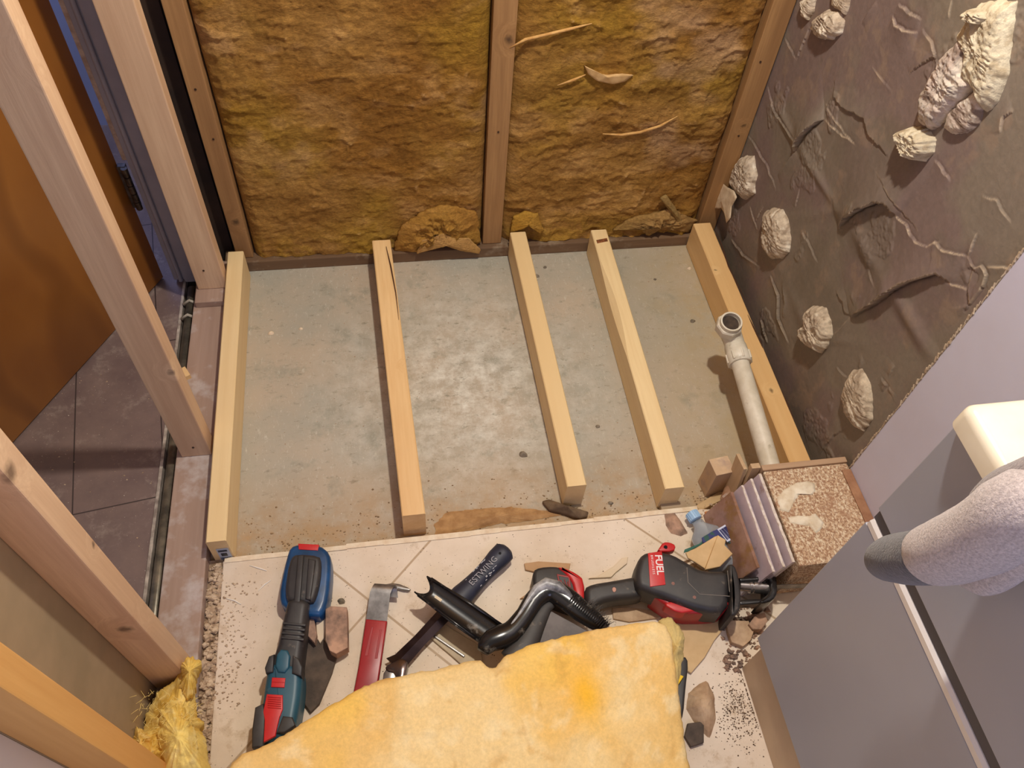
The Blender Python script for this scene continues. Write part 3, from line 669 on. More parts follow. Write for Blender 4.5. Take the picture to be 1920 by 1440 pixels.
# offcut next to the wall plate, block near the box
bl = G().box((.675, .792, .0006), (.722, .835, .10), .0015, Matrix.Rotation(.12, 3, 'Z')).out('wood_block', wood('block_pine', (214, 186, 150), (180, 144, 108), 'z', .7, seed=20, stain=((176, 150, 130), 30, .5, .7))); tag(bl, 'short dusty wooden block standing left of the chipboard box', 'wood block')

# ---------------------------------------------------------------- waste pipe
PL = mat('white_pipe_plastic', (226, 218, 200), .42, (206, 196, 174), 22, bump=.08, layers=[((176, 164, 140), 34, .60, .72, (1, 1, 1))])
t = empty('waste_pipe', (.806, .98, 0))
a = Vector(hit(1452, 900, 2, .106)); b = Vector(hit(1386, 675, 2, .136))
G().tube([a, b], .0215, 28).out('pipe', PL, t, 'auto')
d = (b - a).normalized()
# lower union nut, ribbed
g = G(); p0 = b - d * .012; prof = [(0, .0265), (.004, .0295), (.026, .0295), (.034, .027), (.05, .0265), (.056, .024)]
g.tube([p0 + d * s for s, r in prof], [r for s, r in prof], 28)
for k in range(8):
    an = k * math.pi / 4; up = Vector((0, 0, 1)); sx = d.cross(up).normalized(); sy = sx.cross(d)
    off = sx * math.cos(an) * .0292 + sy * math.sin(an) * .0292; g.tube([p0 + d * .004 + off, p0 + d * .027 + off], .0028, 6)
g.out('union_nut', PL, t, 'auto')
# elbow body rising to the upward-facing socket
e0 = p0 + d * .05; socket = Vector(hit(1366, 612, 2, .180))
topd = Vector((-.06, -.22, 1)).normalized()
g = G(); pts = []
for k in range(9):
    s = k / 8; pts.append(e0 * (1 - s) ** 2 + (e0 + d * .028) * 2 * s * (1 - s) + (socket + topd * .0) * s * s)
g.tube(pts, [.0245] * 9, 26, True).out('elbow', PL, t, 'auto')
g = G(); prof = [(-.016, .0255), (-.012, .0315), (.010, .0325), (.014, .030), (.0141, .0262)]
g.tube([socket + topd * s for s, r in prof], [r for s, r in prof], 8, True); g.out('hex_nut', PL, t)
g = G(); n = 36; v = []; f = []
for (s, r) in ((.0, .0262), (.026, .0262), (.026, .0222), (-.02, .0215)):
    up = Vector((0, 1, 0)); ax = topd.cross(up).normalized(); ay = ax.cross(topd)
    v += [socket + topd * s + ax * math.cos(2 * math.pi * j / n) * r + ay * math.sin(2 * math.pi * j / n) * r for j in range(n)]
for l in range(3):
    for j in range(n): f.append((l * n + j, l * n + (j + 1) % n, (l + 1) * n + (j + 1) % n, (l + 1) * n + j))
g.add(v, f); sk = g.out('threaded_socket', PL, t, 'auto')
G().tube([socket + topd * -.004, socket + topd * .0145], .0214, 24).out('dark_inside', mat('pipe_inside', (78, 62, 48), .8, (50, 40, 32), 60), sk)  # dark brown plug fills the socket bore
tag(t, 'white plastic waste pipe with an upturned elbow end above the rightmost joist', 'pipe')

# ---------------------------------------------------------------- chipboard box in the corner
bx = empty('pipe_box', (.85, .6, 0)); BZ = .168
CHIP = mat('rough_chipboard', (216, 184, 150), .85, (172, 130, 100), 190, bump=1.0, bscale=260, bdist=.003, lo=.44, hi=.56, layers=[((240, 222, 194), 230, .52, .58, (1, .6, 1)), ((182, 138, 108), 22, .56, .68, (1, 1, 1))])
G().box((.752, .535, TZ + .001), (.9445, .752, BZ), .003).out('carcass', CHIP, bx)
G().box((.750, .7525, .03), (.945, .766, BZ + .004), .002).out('edge_strip', wood('dusty_strip', (196, 166, 136), (160, 124, 94), 'x', .8, seed=23), bx)
for pl, sd in (([(1458, 935), (1470, 918), (1492, 905), (1512, 902), (1526, 906), (1528, 920), (1522, 928), (1506, 922), (1492, 935), (1484, 952), (1478, 962), (1462, 955)], 51), ([(1478, 970), (1500, 966), (1518, 968), (1530, 962), (1544, 980), (1542, 990), (1530, 1000), (1516, 985), (1498, 984), (1480, 980)], 52)):
    lump('filler_smear', Z(pl, BZ), (0, 0, 1), .004, mat('white_filler', (238, 228, 208), .8, (214, 196, 168), 40, bump=.5), bx, 6, 80, 1.5, .6, 60, .002, sd, .003)
G().box((.924, .535, BZ + .0005), (.9445, .735, BZ + .004), .001).out('brown_edge', mat('brown_edge', (168, 124, 92), .7, (140, 96, 68), 30), bx)
tag(bx, 'low boxed in corner with a rough chipboard top covered in sawdust', 'boxing')
# glossy tile and board strips standing against the box
GL = mat('glossy_lilac_strip', (206, 192, 200), .18, (186, 168, 176), 12, layers=[((150, 118, 100), 26, .60, .74, (1, 1, 1))])
GLW = mat('white_strip_edge', (232, 222, 214), .5, (196, 180, 164), 80)
BRN = mat('glossy_brown_board', (170, 134, 120), .16, (128, 92, 70), 14, layers=[((140, 104, 66), 22, .52, .62, (1, 1, 1))])
labels = ['first lilac strip standing against the box side, touching it', 'second lilac strip from the box, with chipped upper edge', 'third lilac strip from the box, beside the leaning brown board']
def leaner(g, xt, zt, y0, y1, th, lean=.034, zb=TZ + .001, rag=0):
    k = 20; V = []; F = []
    for i in range(k + 1):
        y = y0 + (y1 - y0) * i / k; r = random.uniform(-rag, rag); xb = xt - lean * (zt - zb) / .145
        V += [(xb, y, zb), (xb + th, y, zb), (xt + th, y, zt + r), (xt, y, zt + r)]
    for i in range(k):
        for j in range(4): F.append((i * 4 + j, i * 4 + (j + 1) % 4, i * 4 + 4 + (j + 1) % 4, i * 4 + 4 + j))
    F.append((0, 1, 2, 3)); F.append((k * 4, k * 4 + 1, k * 4 + 2, k * 4 + 3)); return g.add(V, F)
for k, (x0, zt, y0, y1) in enumerate(((.7395, .166, .545, .748), (.7225, .154, .542, .744), (.7045, .141, .540, .738))):
    t = empty('tile_strip', (x0, .6, TZ)); leaner(G(), x0, zt, y0, y1, .007).out('face', GL, t)
    o = leaner(G(), x0 + .0004, zt + .0024, y0, y1, .0056 - k * .0008, .0, zt + .0002, .0016).out('chipped_edge', GLW, t); tag(t, labels[k], 'tile strip', 'strips stacked against the box')
g = leaner(G(), .686, .122, .560, .735, .006, .05)
o = g.out('leaning_board', BRN); tag(o, 'glossy brown board leaning against the strips beside the bottle', 'board')
o = lump('broken_tile', Z([(1350, 935), (1358, 915), (1372, 900), (1392, 908), (1394, 924), (1384, 938), (1366, 948), (1356, 942)], .05), (-.4, .2, .9), .010, mat('brown_ceramic', (160, 122, 94), .4, (128, 92, 66), 30), None, 5, 40, 3, .2, 30, .012, 3, .001, smooth=False); tag(o, 'brown broken tile piece at the far end of the leaning board', 'tile fragment')
g = G(); g.box((.716, .755, .02), (.724, .80, .155), .001, Matrix.Rotation(-.18, 3, 'X')); g.box((.728, .752, .02), (.748, .765, .172), .001, Matrix.Rotation(-.1, 3, 'X')); o = g.out('splintered_batten', wood('raw_batten', (204, 176, 140), (168, 134, 98), 'z', .8, seed=25)); tag(o, 'splintered upright batten ends behind the tile strips', 'batten')

# ---------------------------------------------------------------- vanity cabinet
CAB = mat('grey_lacquer', (166, 170, 184), .38, (161, 164, 178), 3)
cb = empty('vanity_cabinet', (.78, 0, TZ)); CX = .622; CY = .411
G().box((CX + .019, -.55, .155), (.944, CY - .001, .885), .001).out('carcass', CAB, cb)
G().box((CX + .008, -.55, TZ + .0005), (.940, CY - .015, .1545), .001).out('plinth', mat('beige_plinth', (206, 182, 152), .5, (190, 166, 138), 8), cb)
lo = G().box((CX, -.35, .158), (CX + .018, CY, .638), .0015).out('drawer_front', CAB, cb)
rc = G().box((CX + .004, -.35, .656), (CX + .0185, CY - .002, .6785)).out('recess_shade_strip', mat('recess_shade', (84, 82, 88), .6), cb)  # added dark strip paints the shade inside the drawer gap
up = G().box((CX, -.35, .679), (CX + .018, CY, .884), .0015).out('drawer_front', CAB, cb)
HW = mat('white_handle_profile', (228, 222, 216), .3)
g = G(); v = []; prof = [(CX - .0005, .640), (CX - .0005, .650), (CX + .003, .655), (CX + .012, .655), (CX + .012, .648), (CX + .006, .640)]
for y_ in (-.35, CY - .004): v += [(p[0], y_, p[1]) for p in prof]
f = [tuple(range(6)), tuple(range(6, 12))] + [(j, (j + 1) % 6, 6 + (j + 1) % 6, 6 + j) for j in range(6)]
g.add(v, f); g.out('handle', HW, lo)
tag(cb, 'grey handleless vanity unit with two drawers on a beige plinth', 'cabinet')
# rounded front corner
cr = [(.605 + .014 * (1 - math.cos(a)), CY + .0005 - .014 * (1 - math.sin(a)), .930) for a in [math.pi / 2 * k / 8 for k in range(9)]]
wt = G().slab([(.605, -.5, .930)] + cr + [(.944, CY + .0005, .930), (.944, -.5, .930)], .040, .012, 5, bottom_bev=.006).out('worktop', mat('cream_worktop', (238, 230, 210), .28, (228, 216, 192), 10), None, 'auto')
tag(wt, 'cream rounded worktop on top of the grey vanity unit', 'worktop')

# ---------------------------------------------------------------- glove hanging over the worktop edge
def fuzz(name, col, var):
    m, N, L, B = nodes(name); v = pos(N, L, (1, 1, 1)); n = _noise(N, L, v, 330, 4, .7); c = _mix(N, L, _ramp(N, L, n, .35, .65), lin(col), lin(var)); L.new(c, B.inputs['Base Color']); B.inputs['Roughness'].default_value = 1
    B.inputs['Sheen Weight'].default_value = .5; B.inputs['Specular IOR Level'].default_value = .1
    bn = N.new('ShaderNodeBump'); bn.inputs['Strength'].default_value = .8; bn.inputs['Distance'].default_value = .003; L.new(n, bn.inputs['Height']); L.new(bn.outputs[0], B.inputs['Normal']); return m
FW = fuzz('grey_fleece', (214, 202, 200), (168, 156, 156)); FD = fuzz('dark_fleece', (92, 88, 90), (62, 60, 66)); FM = fuzz('mid_fleece', (160, 148, 148), (124, 114, 116))
gv = empty('work_glove', (.60, .27, .93))
def along(px, xs): return [hit(u, v, 0, x) for (u, v), x in zip(px, xs)]
def organic(name, pts, rad, m, parent, squash=(1, 1), seed=0, amp=.05, n=40):
    P = np.array(pts, float); k = 26; t = np.linspace(0, len(P) - 1, k); Q = []; Rr = []
    for s in t:
        i = min(int(s), len(P) - 2); u = s - i; p0 = P[max(i - 1, 0)]; p1 = P[i]; p2 = P[i + 1]; p3 = P[min(i + 2, len(P) - 1)]
        Q.append(.5 * ((2 * p1) + (-p0 + p2) * u + (2 * p0 - 5 * p1 + 4 * p2 - p3) * u * u + (-p0 + 3 * p1 - 3 * p2 + p3) * u ** 3)); Rr.append(rad[i] * (1 - u) + rad[i + 1] * u)
    g = G().tube(Q, Rr, n, True, squash)
    v = np.array(g.v); c = np.repeat(np.array(Q), n, 0); dd = v - c; sc = 1 + amp * (fbm(v * 22, 3, seed) - .5) * 2; g.v = [tuple(q) for q in (c + dd * sc[:, None])]
    return g.out(name, m, parent, True)
organic('fingertip', along([(1646, 1052), (1652, 1052), (1668, 1050), (1700, 1046), (1740, 1042), (1764, 1036)], [.552, .552, .551, .550, .550, .552]), [.008, .020, .029, .035, .037, .033], FD, gv, (1, .86), 5, .10)
organic('finger', along([(1746, 1042), (1753, 1040), (1790, 1030), (1840, 1008), (1890, 982), (1940, 956)], [.552, .552, .552, .553, .556, .562]) + [(.600, .222, .990), (.665, .195, .968), (.730, .180, .958)], [.033, .0385, .042, .042, .043, .045, .042, .036, .028], FW, gv, (1, .86), 8, .07)
organic('cuff_fold', along([(1800, 1078), (1840, 1085), (1880, 1066), (1930, 1030), (1990, 1000)], [.566, .566, .566, .566, .57]), [.010, .017, .019, .019, .02], FW, gv, (1, .8), 12, .1)
organic('back_finger', along([(1834, 958), (1850, 940), (1880, 920), (1915, 905), (1960, 895), (2010, 890)], [.588, .586, .582, .580, .582, .59]), [.008, .018, .024, .026, .028, .03], FM, gv, (1, .8), 15, .1)
organic('seam', along([(1747, 1042), (1750, 1041), (1753, 1040), (1757, 1039)], [.552] * 4), [.030, .0372, .0378, .034], mat('pale_seam', (206, 198, 194), .9), gv, (1, .86), 8, .05)
tag(gv, 'fuzzy light grey work glove with a dark tip hanging over the worktop', 'glove')

# ---------------------------------------------------------------- tools
BLK = mat('black_rubber', (58, 54, 52), .5, (44, 42, 42), 30, layers=[((122, 110, 96), 40, .62, .76, (1, 1, 1))])
BLKG = mat('black_gloss_plastic', (34, 32, 32), .22, (22, 22, 24), 16, layers=[((150, 146, 138), 24, .60, .76, (1, 1, 1))])
TEAL = mat('teal_plastic', (38, 88, 106), .42, (30, 76, 94), 20, layers=[((112, 128, 128), 36, .64, .78, (1, 1, 1))])
TEALB = mat('blue_battery', (24, 78, 128), .32, (20, 58, 92), 20)
RED = mat('tool_red', (206, 36, 36), .4, (190, 30, 32), 20)
DRED = mat('painted_red_steel', (168, 34, 40), .35, (148, 28, 34), 14, layers=[((110, 80, 76), 60, .66, .76, (1, 1, 1))])
STEEL = mat('worn_steel', (150, 146, 144), .32, (104, 100, 98), 30, metal=.8)
DSTEEL = mat('dark_chrome', (96, 82, 78), .2, (66, 54, 52), 20, metal=.85)
def S_(g, px, z, th, bev=.004, sm=1, seg=3): return g.slab(Z(px, z), th, bev, seg, sm)
# multi tool (teal and black), battery end far
t = empty('cordless_multitool', (-.23, .55, TZ))
g = G(); S_(g, [(543, 1024), (560, 1018), (600, 1020), (618, 1035), (621, 1060), (616, 1120), (606, 1148), (596, 1156), (560, 1150), (528, 1136), (522, 1115), (528, 1080), (536, 1045)], .070, .047, .010); o = g.out('battery', TEALB, t, 'auto'); o['label'] = 'blue battery'
g = G(); S_(g, [(545, 1044), (556, 1037), (598, 1040), (602, 1052), (600, 1085), (592, 1118), (584, 1130), (540, 1128), (534, 1112), (538, 1070)], .085, .02, .008); g.out('battery_cover', BLK, o, 'auto')
g = G(); S_(g, [(558, 1040), (570, 1040), (560, 1160), (548, 1158)], .089, .008, .003, 0); S_(g, [(578, 1046), (592, 1050), (582, 1125), (572, 1122)], .089, .008, .003, 0); g.out('ribs', BLK, o, 'auto')
g = G(); S_(g, [(559, 1019), (598, 1021), (596, 1032), (560, 1030)], .0715, .005, .001, 0); g.out('release_button', RED, o, 'auto')
g = G(); S_(g, [(540, 1118), (580, 1122), (575, 1150), (572, 1180), (566, 1225), (562, 1260), (510, 1256), (505, 1240), (518, 1215), (526, 1180), (532, 1150)], .090, .05, .013, 1, 5)
for k in range(4):
    v0 = 1166 + k * 9; S_(g, [(531 - k, v0), (573 - k, v0 + 4), (572 - k, v0 + 8), (530 - k, v0 + 4)], .0925, .005, .001, 0)
g.out('grip', BLK, t, 'auto')
g = G(); S_(g, [(508, 1238), (560, 1244), (566, 1260), (564, 1300), (557, 1342), (552, 1370), (486, 1400), (488, 1340), (494, 1290), (500, 1255)], .092, .06, .014, 1, 5); body = g.out('housing', TEAL, t, 'auto')
for pz, px_ in ((.0962, [(504, 1230), (514, 1226), (512, 1260), (498, 1262), (496, 1252)]), (.0962, [(549, 1228), (560, 1234), (567, 1250), (565, 1268), (547, 1262)]), (.0955, [(478, 1326), (494, 1318), (497, 1345), (494, 1400), (472, 1402), (472, 1370)]), (.0968, [(530, 1342), (548, 1344), (554, 1360), (534, 1374), (518, 1374)])):
    g = G(); S_(g, px_, pz, .035, .003, 0); g.out('rubber_grip', BLK, t, 'auto')
g = G(); S_(g, [(520, 1216), (545, 1219), (541, 1262), (514, 1260)], .0955, .012, .004, 1); g.out('top_panel', TEAL, t, 'auto')
g = G(); S_(g, [(510, 1270), (535, 1271), (533, 1289), (508, 1288)], .0945, .004, .001, 0); S_(g, [(511, 1277), (534, 1278), (533.5, 1280), (510.5, 1279)], .0955, .004, .0005, 0); g.out('lock_button', RED, t, 'auto')
g = G(); S_(g, [(500, 1301), (530, 1303), (530, 1330), (524, 1345), (516, 1380), (494, 1392), (496, 1350), (493, 1335)], .0955, .006, .0015, 0)
for k in range(6): S_(g, [(502, 1305 + k * 4), (527, 1307 + k * 4), (527, 1308.6 + k * 4), (502, 1306.6 + k * 4)], .0972, .004, .0005, 0)
g.out('slide_switch', RED, t, 'auto')
tag(t, 'teal and black cordless multitool with blue battery on the cream tiles', 'power tool')

# pry bar
t = empty('pry_bar', (-.09, .55, TZ))
ps = Z([(662, 1302), (674, 1240), (686, 1160), (726, 1164), (715, 1240), (706, 1300)], .046)
g = G(); g.slab(ps, .012, .003, 3, 0); o = g.out('shaft', DRED, t, 'auto')
g = G(); g.slab(Z([(683, 1230), (690, 1230), (701, 1175), (696, 1175)], .0465), .003, .0008, 1, 0); g.slab(Z([(702, 1235), (708, 1235), (716, 1180), (712, 1180)], .0465), .003, .0008, 1, 0); g.out('rib', DRED, o)
# curved steel hook
def ribbon(prof, wdir, wd, th):
    V = []; F = []; wdir = Vector(wdir).normalized()
    for i, p in enumerate(prof):
        tg = (Vector(prof[min(i + 1, len(prof) - 1)]) - Vector(prof[max(i - 1, 0)])).normalized(); nn_ = tg.cross(wdir).normalized()
        w_ = wd[i] if hasattr(wd, '__len__') else wd
        for a_, b_ in ((-.5, -.5), (.5, -.5), (.5, .5), (-.5, .5)): V.append(Vector(p) + wdir * a_ * w_ + nn_ * b_ * th)
    for i in range(len(prof) - 1):
        for j in range(4): F.append((i * 4 + j, i * 4 + (j + 1) % 4, (i + 1) * 4 + (j + 1) % 4, (i + 1) * 4 + j))
    F.append((0, 1, 2, 3)); F.append(tuple(range(len(V) - 4, len(V)))); return V, F
c1 = Vector(hit(706, 1164, 2, .041)); c2 = Vector(hit(713, 1112, 2, .052)); ax_ = (c2 - c1).normalized(); side = Vector((ax_.y, -ax_.x, 0)).normalized()
prof = [c1 - ax_ * .01, c1, c1 + ax_ * .02, c2]
for k in range(1, 9):
    an = math.pi * k / 8 * 1.02; prof.append(c2 + ax_ * math.sin(an) * .019 + Vector((0, 0, -.015)) * (1 - math.cos(an)) * .5 + side * .002 * k)
V, F = ribbon(prof, side, [.041] * 9 + [.040, .039, .038], .005); G().add(V, F).out('hook', STEEL, t, 'auto')
g = G(); g.slab(Z([(718, 1096), (742, 1092), (772, 1104), (764, 1108), (742, 1102), (732, 1112), (728, 1122), (720, 1124)], .030), .006, .001, 2, 1); g.out('claw', STEEL, t, 'auto')
tag(t, 'flat pry bar with red shaft and hooked grey steel end', 'pry bar')

# hammer
t = empty('hammer', (.06, .58, TZ))
NAVY = mat('navy_rubber_grip', (44, 48, 66), .5, (34, 36, 50), 30)
h0 = Vector(hit(946, 1034, 2, .045)); h1 = Vector(hit(852, 1132, 2, .045)); h2 = Vector(hit(740, 1250, 2, .040))
hd = (h1 - h0).normalized(); hs = Vector((hd.y, -hd.x, 0)).normalized()
k_ = 20; cen = [h0 + (h1 - h0) * (i / k_) for i in range(k_ + 1)]
rad = [.006, .020, .0245] + [.0245 - .005 * math.sin(math.pi * min(1, (i - 2) / 15)) for i in range(3, k_ + 1)]
G().tube([h0 - hd * .010, h0 - hd * .008, h0 - hd * .003] + cen, [.006, .014, .0205] + [.0235] * 3 + rad[3:], 24, True, (.72, 1)).out('grip', NAVY, t, True)
g = G(); hz = Vector((0, 0, 1))
for i in range(110):
    s = random.uniform(.10, .98); a_ = random.uniform(-1, 1)
    if s < .80 and -.55 < a_ < .75: continue
    r_ = .0205; p = h0 + (h1 - h0) * s
    q = p + hs * r_ * math.sin(a_) + hz * (r_ * .74 * math.cos(a_) - .0002); g.tube([q, q + hd * .004], .0007, 5)
g.out('flecks', mat('white_flecks', (206, 206, 206), .7), t)
hole = h0 + hd * .016 + hz * .0150; G().tube([hole, hole + hz * .0022], .003, 10).out('hanging_hole', mat('black_hole', (8, 8, 10), .9), t)
p = h0 + hd * .108 + hz * .0176 - hs * .006
text('lettering', 'ESTWING', .0175, p, -hd, -hs if (-hd).cross(-hs).z > 0 else hs, mat('grip_lettering', (150, 148, 152), .6), t, .0006, 1.05)
sp_ = [h1 - hd * .01, h1 + (h2 - h1) * .25, h1 + (h2 - h1) * .6, h1 + (h2 - h1) * .9, h2]
G().tube(sp_, [.014, .012, .011, .013, .019], 4, True, (.6, 1.25), (0, 0, 1)).out('shank', DSTEEL, t)
hh = G(); hx = Vector(hit(722, 1254, 2, .04)); hy = Vector(hit(752, 1276, 2, .04)); hh.slab(Z([(722, 1248), (738, 1240), (752, 1232), (766, 1240), (760, 1262), (758, 1288), (742, 1288), (742, 1262), (724, 1258)], .060), .034, .004, 2, 1)
hh.out('head', DSTEEL, t, 'auto')
g = G(); g.slab(Z([(720, 1252), (742, 1250), (744, 1290), (716, 1292)], .056), .034, .003, 2, 1); g.out('face', STEEL, t, 'auto')
tag(t, 'steel hammer with flecked navy rubber grip lying diagonally under the black tool', 'hammer')

# black plastic tool with hollow handle and bristles
t = empty('hand_brush', (.22, .52, TZ))
a0 = Vector(hit(796, 1100, 2, .085)); a1 = Vector(hit(930, 1194, 2, .085)); ad_ = (a1 - a0).normalized(); asd = Vector((ad_.y, -ad_.x, 0)).normalized()
V = []; F = []; ns = 14; nc = 12
for i in range(ns + 1):
    s = i / ns; c = a0 + (a1 - a0) * s; r = .0215 + .004 * math.sin(math.pi * s) + .006 * s
    for j in range(nc + 1):
        an = math.pi * (j / nc) ; off = (-.008 if (i == 0 and 3 < j < 9) else 0)
        V.append(c + asd * math.cos(an) * r - Vector((0, 0, 1)) * math.sin(an) * r * .62 - ad_ * (math.cos(2 * an) * .010 * max(0, 1 - s * 4)) )
for i in range(ns):
    for j in range(nc): F.append((i * (nc + 1) + j, i * (nc + 1) + j + 1, (i + 1) * (nc + 1) + j + 1, (i + 1) * (nc + 1) + j))
o = mesh_obj('hollow_handle', V, F, BLKG, t, True); md = o.modifiers.new('s', 'SOLIDIFY'); md.thickness = .003
hp = a0 + ad_ * .034 + Vector((0, 0, -.0125)); g = G(); g.box(hp - Vector((.008, .0028, .0)), hp + Vector((.008, .0028, .0012)), 0, Matrix.Rotation(math.atan2(ad_.y, ad_.x), 3, 'Z')); g.out('hanging_slot', mat('slot_cream', (226, 208, 172), .6), t)
g = G(); g.tube([a0 + asd * .0215, a1 + asd * .026], .0028, 8); g.tube([a0 - asd * .0215, a1 - asd * .026], .0028, 8); g.out('rim', BLKG, t, True)
organic('body', Z([(905, 1222), (918, 1204), (940, 1194), (962, 1182), (985, 1152), (1004, 1122), (1030, 1106), (1058, 1120), (1090, 1146), (1120, 1168), (1134, 1178)], .100), [.012, .021, .023, .021, .0185, .020, .0225, .024, .022, .017, .008], BLKG, t, (.75, 1), 60, .04, 30)
organic('webbing', Z([(960, 1240), (984, 1208), (1004, 1170), (1022, 1140), (1036, 1132)], .092), [.026, .026, .020, .014, .008], BLK, t, (.45, 1), 61, .04, 24)
g = G(); g.tube(Z([(958, 1172), (972, 1154), (990, 1126), (1006, 1104), (1024, 1095), (1046, 1101), (1064, 1114), (1080, 1130)], .1125), [.002, .003, .005, .009, .013, .013, .008, .003], 10); g.out('ridge_highlight', mat('highlight_grey', (196, 196, 196), .35, (90, 90, 92), 30), t, True)  # pale grey ridge paints the highlight along the top bend
g = G(); g.slab(Z([(1016, 1160), (1034, 1146), (1104, 1184), (1094, 1230), (990, 1230), (1004, 1200)], .092), .004, .001, 1, 0); g.out('inner_pan', mat('grey_pan', (112, 106, 106), .6, (88, 84, 84), 30), t)
g = G()
for i in range(19):
    s = i / 18; u = 1074 + (1136 - 1074) * s; v_1 = 1118 + (1176 - 1118) * s
    p = Vector(hit(u + 6, v_1 - 6, 2, .114)); q = Vector(hit(u - 5, v_1 + 7, 2, .1205)); g.tube([q, p, p + (p - q) * .2 - Vector((0, 0, .03))], [.0012, .0018, .0014], 6)
g.out('comb_teeth', BLKG, t)
g = G()
for i in range(70):
    s = random.random(); u = 1096 + 42 * s; v_1 = 1132 + 42 * s; p = Vector(hit(u, v_1, 2, .10)); q = p + Vector((random.uniform(.008, .024), random.uniform(.004, .02), random.uniform(-.03, .004))); g.tube([p, q], [.0006, .0003], 4)
o = g.out('bristles', mat('grey_bristle', (90, 86, 84), .6), t); o['kind'] = 'stuff'
tag(t, 'black plastic hand brush with hollow channel handle and short bristles', 'brush')

# reciprocating saw
t = empty('reciprocating_saw', (.5, .56, TZ))
g = G(); S_(g, [(1000, 1068), (1012, 1062), (1040, 1060), (1054, 1064), (1078, 1074), (1096, 1086), (1098, 1130), (1088, 1140), (1060, 1134), (1004, 1110), (999, 1090)], .076, .052, .008, 1); bt = g.out('battery', BLK, t, 'auto')
g = G(); S_(g, [(1044, 1062), (1058, 1063), (1082, 1074), (1096, 1086), (1096, 1131), (1080, 1138), (1076, 1100), (1066, 1080)], .080, .056, .006, 1); g.out('battery_shell', RED, bt, 'auto')
g = G(); S_(g, [(1044, 1076), (1068, 1080), (1072, 1112), (1050, 1104)], .0775, .006, .001, 0); o2 = g.out('battery_panel', mat('red_frame', (150, 40, 40), .5), bt); g = G(); S_(g, [(1047, 1079), (1066, 1083), (1069, 1109), (1052, 1102)], .0782, .006, .001, 0); o3 = g.out('panel_inset', BLK, o2)
g = G(); g.tube(Z([(1051, 1088), (1056, 1098), (1058, 1086), (1062, 1100), (1064, 1090), (1067, 1102)], .0787), .0009, 6); g.out('logo_stroke', RED, o3)
g = G(); S_(g, [(1096, 1100), (1112, 1092), (1150, 1086), (1196, 1078), (1214, 1084), (1214, 1112), (1196, 1120), (1150, 1124), (1128, 1130), (1116, 1140), (1098, 1136)], .080, .040, .013, 1, 5); hnd = g.out('handle', BLK, t, 'auto')
g = G(); S_(g, [(1147, 1104), (1151, 1100), (1156, 1103), (1155, 1109), (1150, 1111)], .0808, .003, .0004, 1, 1); g.out('screw', mat('screw_copper', (150, 110, 96), .4, metal=.5), hnd)
g = G(); S_(g, [(1194, 1062), (1200, 1042), (1214, 1032), (1240, 1032), (1262, 1036), (1290, 1052), (1318, 1068), (1366, 1068), (1370, 1090), (1366, 1148), (1320, 1146), (1250, 1120), (1215, 1108), (1196, 1100), (1192, 1080)], .108, .060, .014, 1, 5); body = g.out('housing', BLK, t, 'auto')
g = G(); S_(g, [(1218, 1112), (1256, 1098), (1284, 1112), (1330, 1124), (1366, 1120), (1366, 1144), (1340, 1150), (1276, 1150), (1246, 1132)], .092, .062, .007, 1); g.out('side_shell', DRED, t, 'auto')
g = G(); S_(g, [(1242, 1132), (1262, 1126), (1292, 1134), (1366, 1126), (1366, 1136), (1300, 1146), (1272, 1150)], .094, .03, .003, 1); g.out('red_flash', RED, t, 'auto')
g = G(); g.tube(Z([(1288, 1064), (1290, 1092), (1312, 1114), (1368, 1118)], .1085), .0008, 6); g.tube(Z([(1364, 1070), (1368, 1110)], .1085), .0008, 6); g.out('moulding_line', mat('grey_line', (130, 122, 112), .6), body)
lb = G(); S_(lb, [(1215, 1037), (1241, 1033), (1248, 1096), (1219, 1100)], .1096, .004, .0008, 0); lo_ = lb.out('label_plate', RED, t, 'auto')
def onz(u, v, z): return Vector(hit(u, v, 2, z))
xd = onz(1236, 1094, .11) - onz(1229, 1038, .11); yd = onz(1242, 1036, .11) - onz(1220, 1039, .11)
text('lettering', 'FUEL', .0205, onz(1228, 1040, .1096), xd, yd, mat('white_print', (238, 232, 228), .5), lo_, .0005, .98, True)
text('lettering', 'BRUSHLESS', .0065, onz(1220, 1041, .1096), xd, yd, MATS['white_print'], lo_, .0005, 1.35)
g = G(); S_(g, [(1232, 1034), (1238, 1024), (1244, 1016), (1256, 1016), (1268, 1022), (1264, 1034)], .085, .018, .003, 1); g.out('hang_hook', RED, t, 'auto')
G().tube([onz(1248, 1026, .0855), onz(1248, 1026, .0865)], .004, 12).out('hook_hole', MATS['black_hole'], t)
G().tube([onz(1302, 1120, .105), onz(1302, 1120, .1092)], .0035, 10).out('screw', MATS['screw_copper'], body); G().tube([onz(1262, 1094, .105), onz(1262, 1094, .1092)], .0035, 10).out('screw', MATS['screw_copper'], body)
g = G(); S_(g, [(1364, 1058), (1374, 1056), (1382, 1066), (1390, 1100), (1390, 1140), (1380, 1154), (1368, 1152), (1374, 1110)], .116, .090, .006, 1); g.out('collar', BLK, t, 'auto')
g = G(); g.tube([onz(1386, 1098, .078), onz(1412, 1100, .078)], .011, 20); g.tube([onz(1412, 1100, .078), onz(1438, 1102, .078)], .014, 20); g.tube([onz(1404, 1100, .078), onz(1408, 1100, .078)], .014, 20); g.out('chuck', mat('bright_steel', (196, 190, 186), .2, (150, 144, 140), 40, metal=.9), t, 'auto')
g = G(); S_(g, [(1386, 1083), (1432, 1080), (1436, 1087), (1388, 1090)], .095, .02, .003, 0); S_(g, [(1386, 1124), (1436, 1122), (1440, 1130), (1388, 1134)], .092, .02, .003, 0)
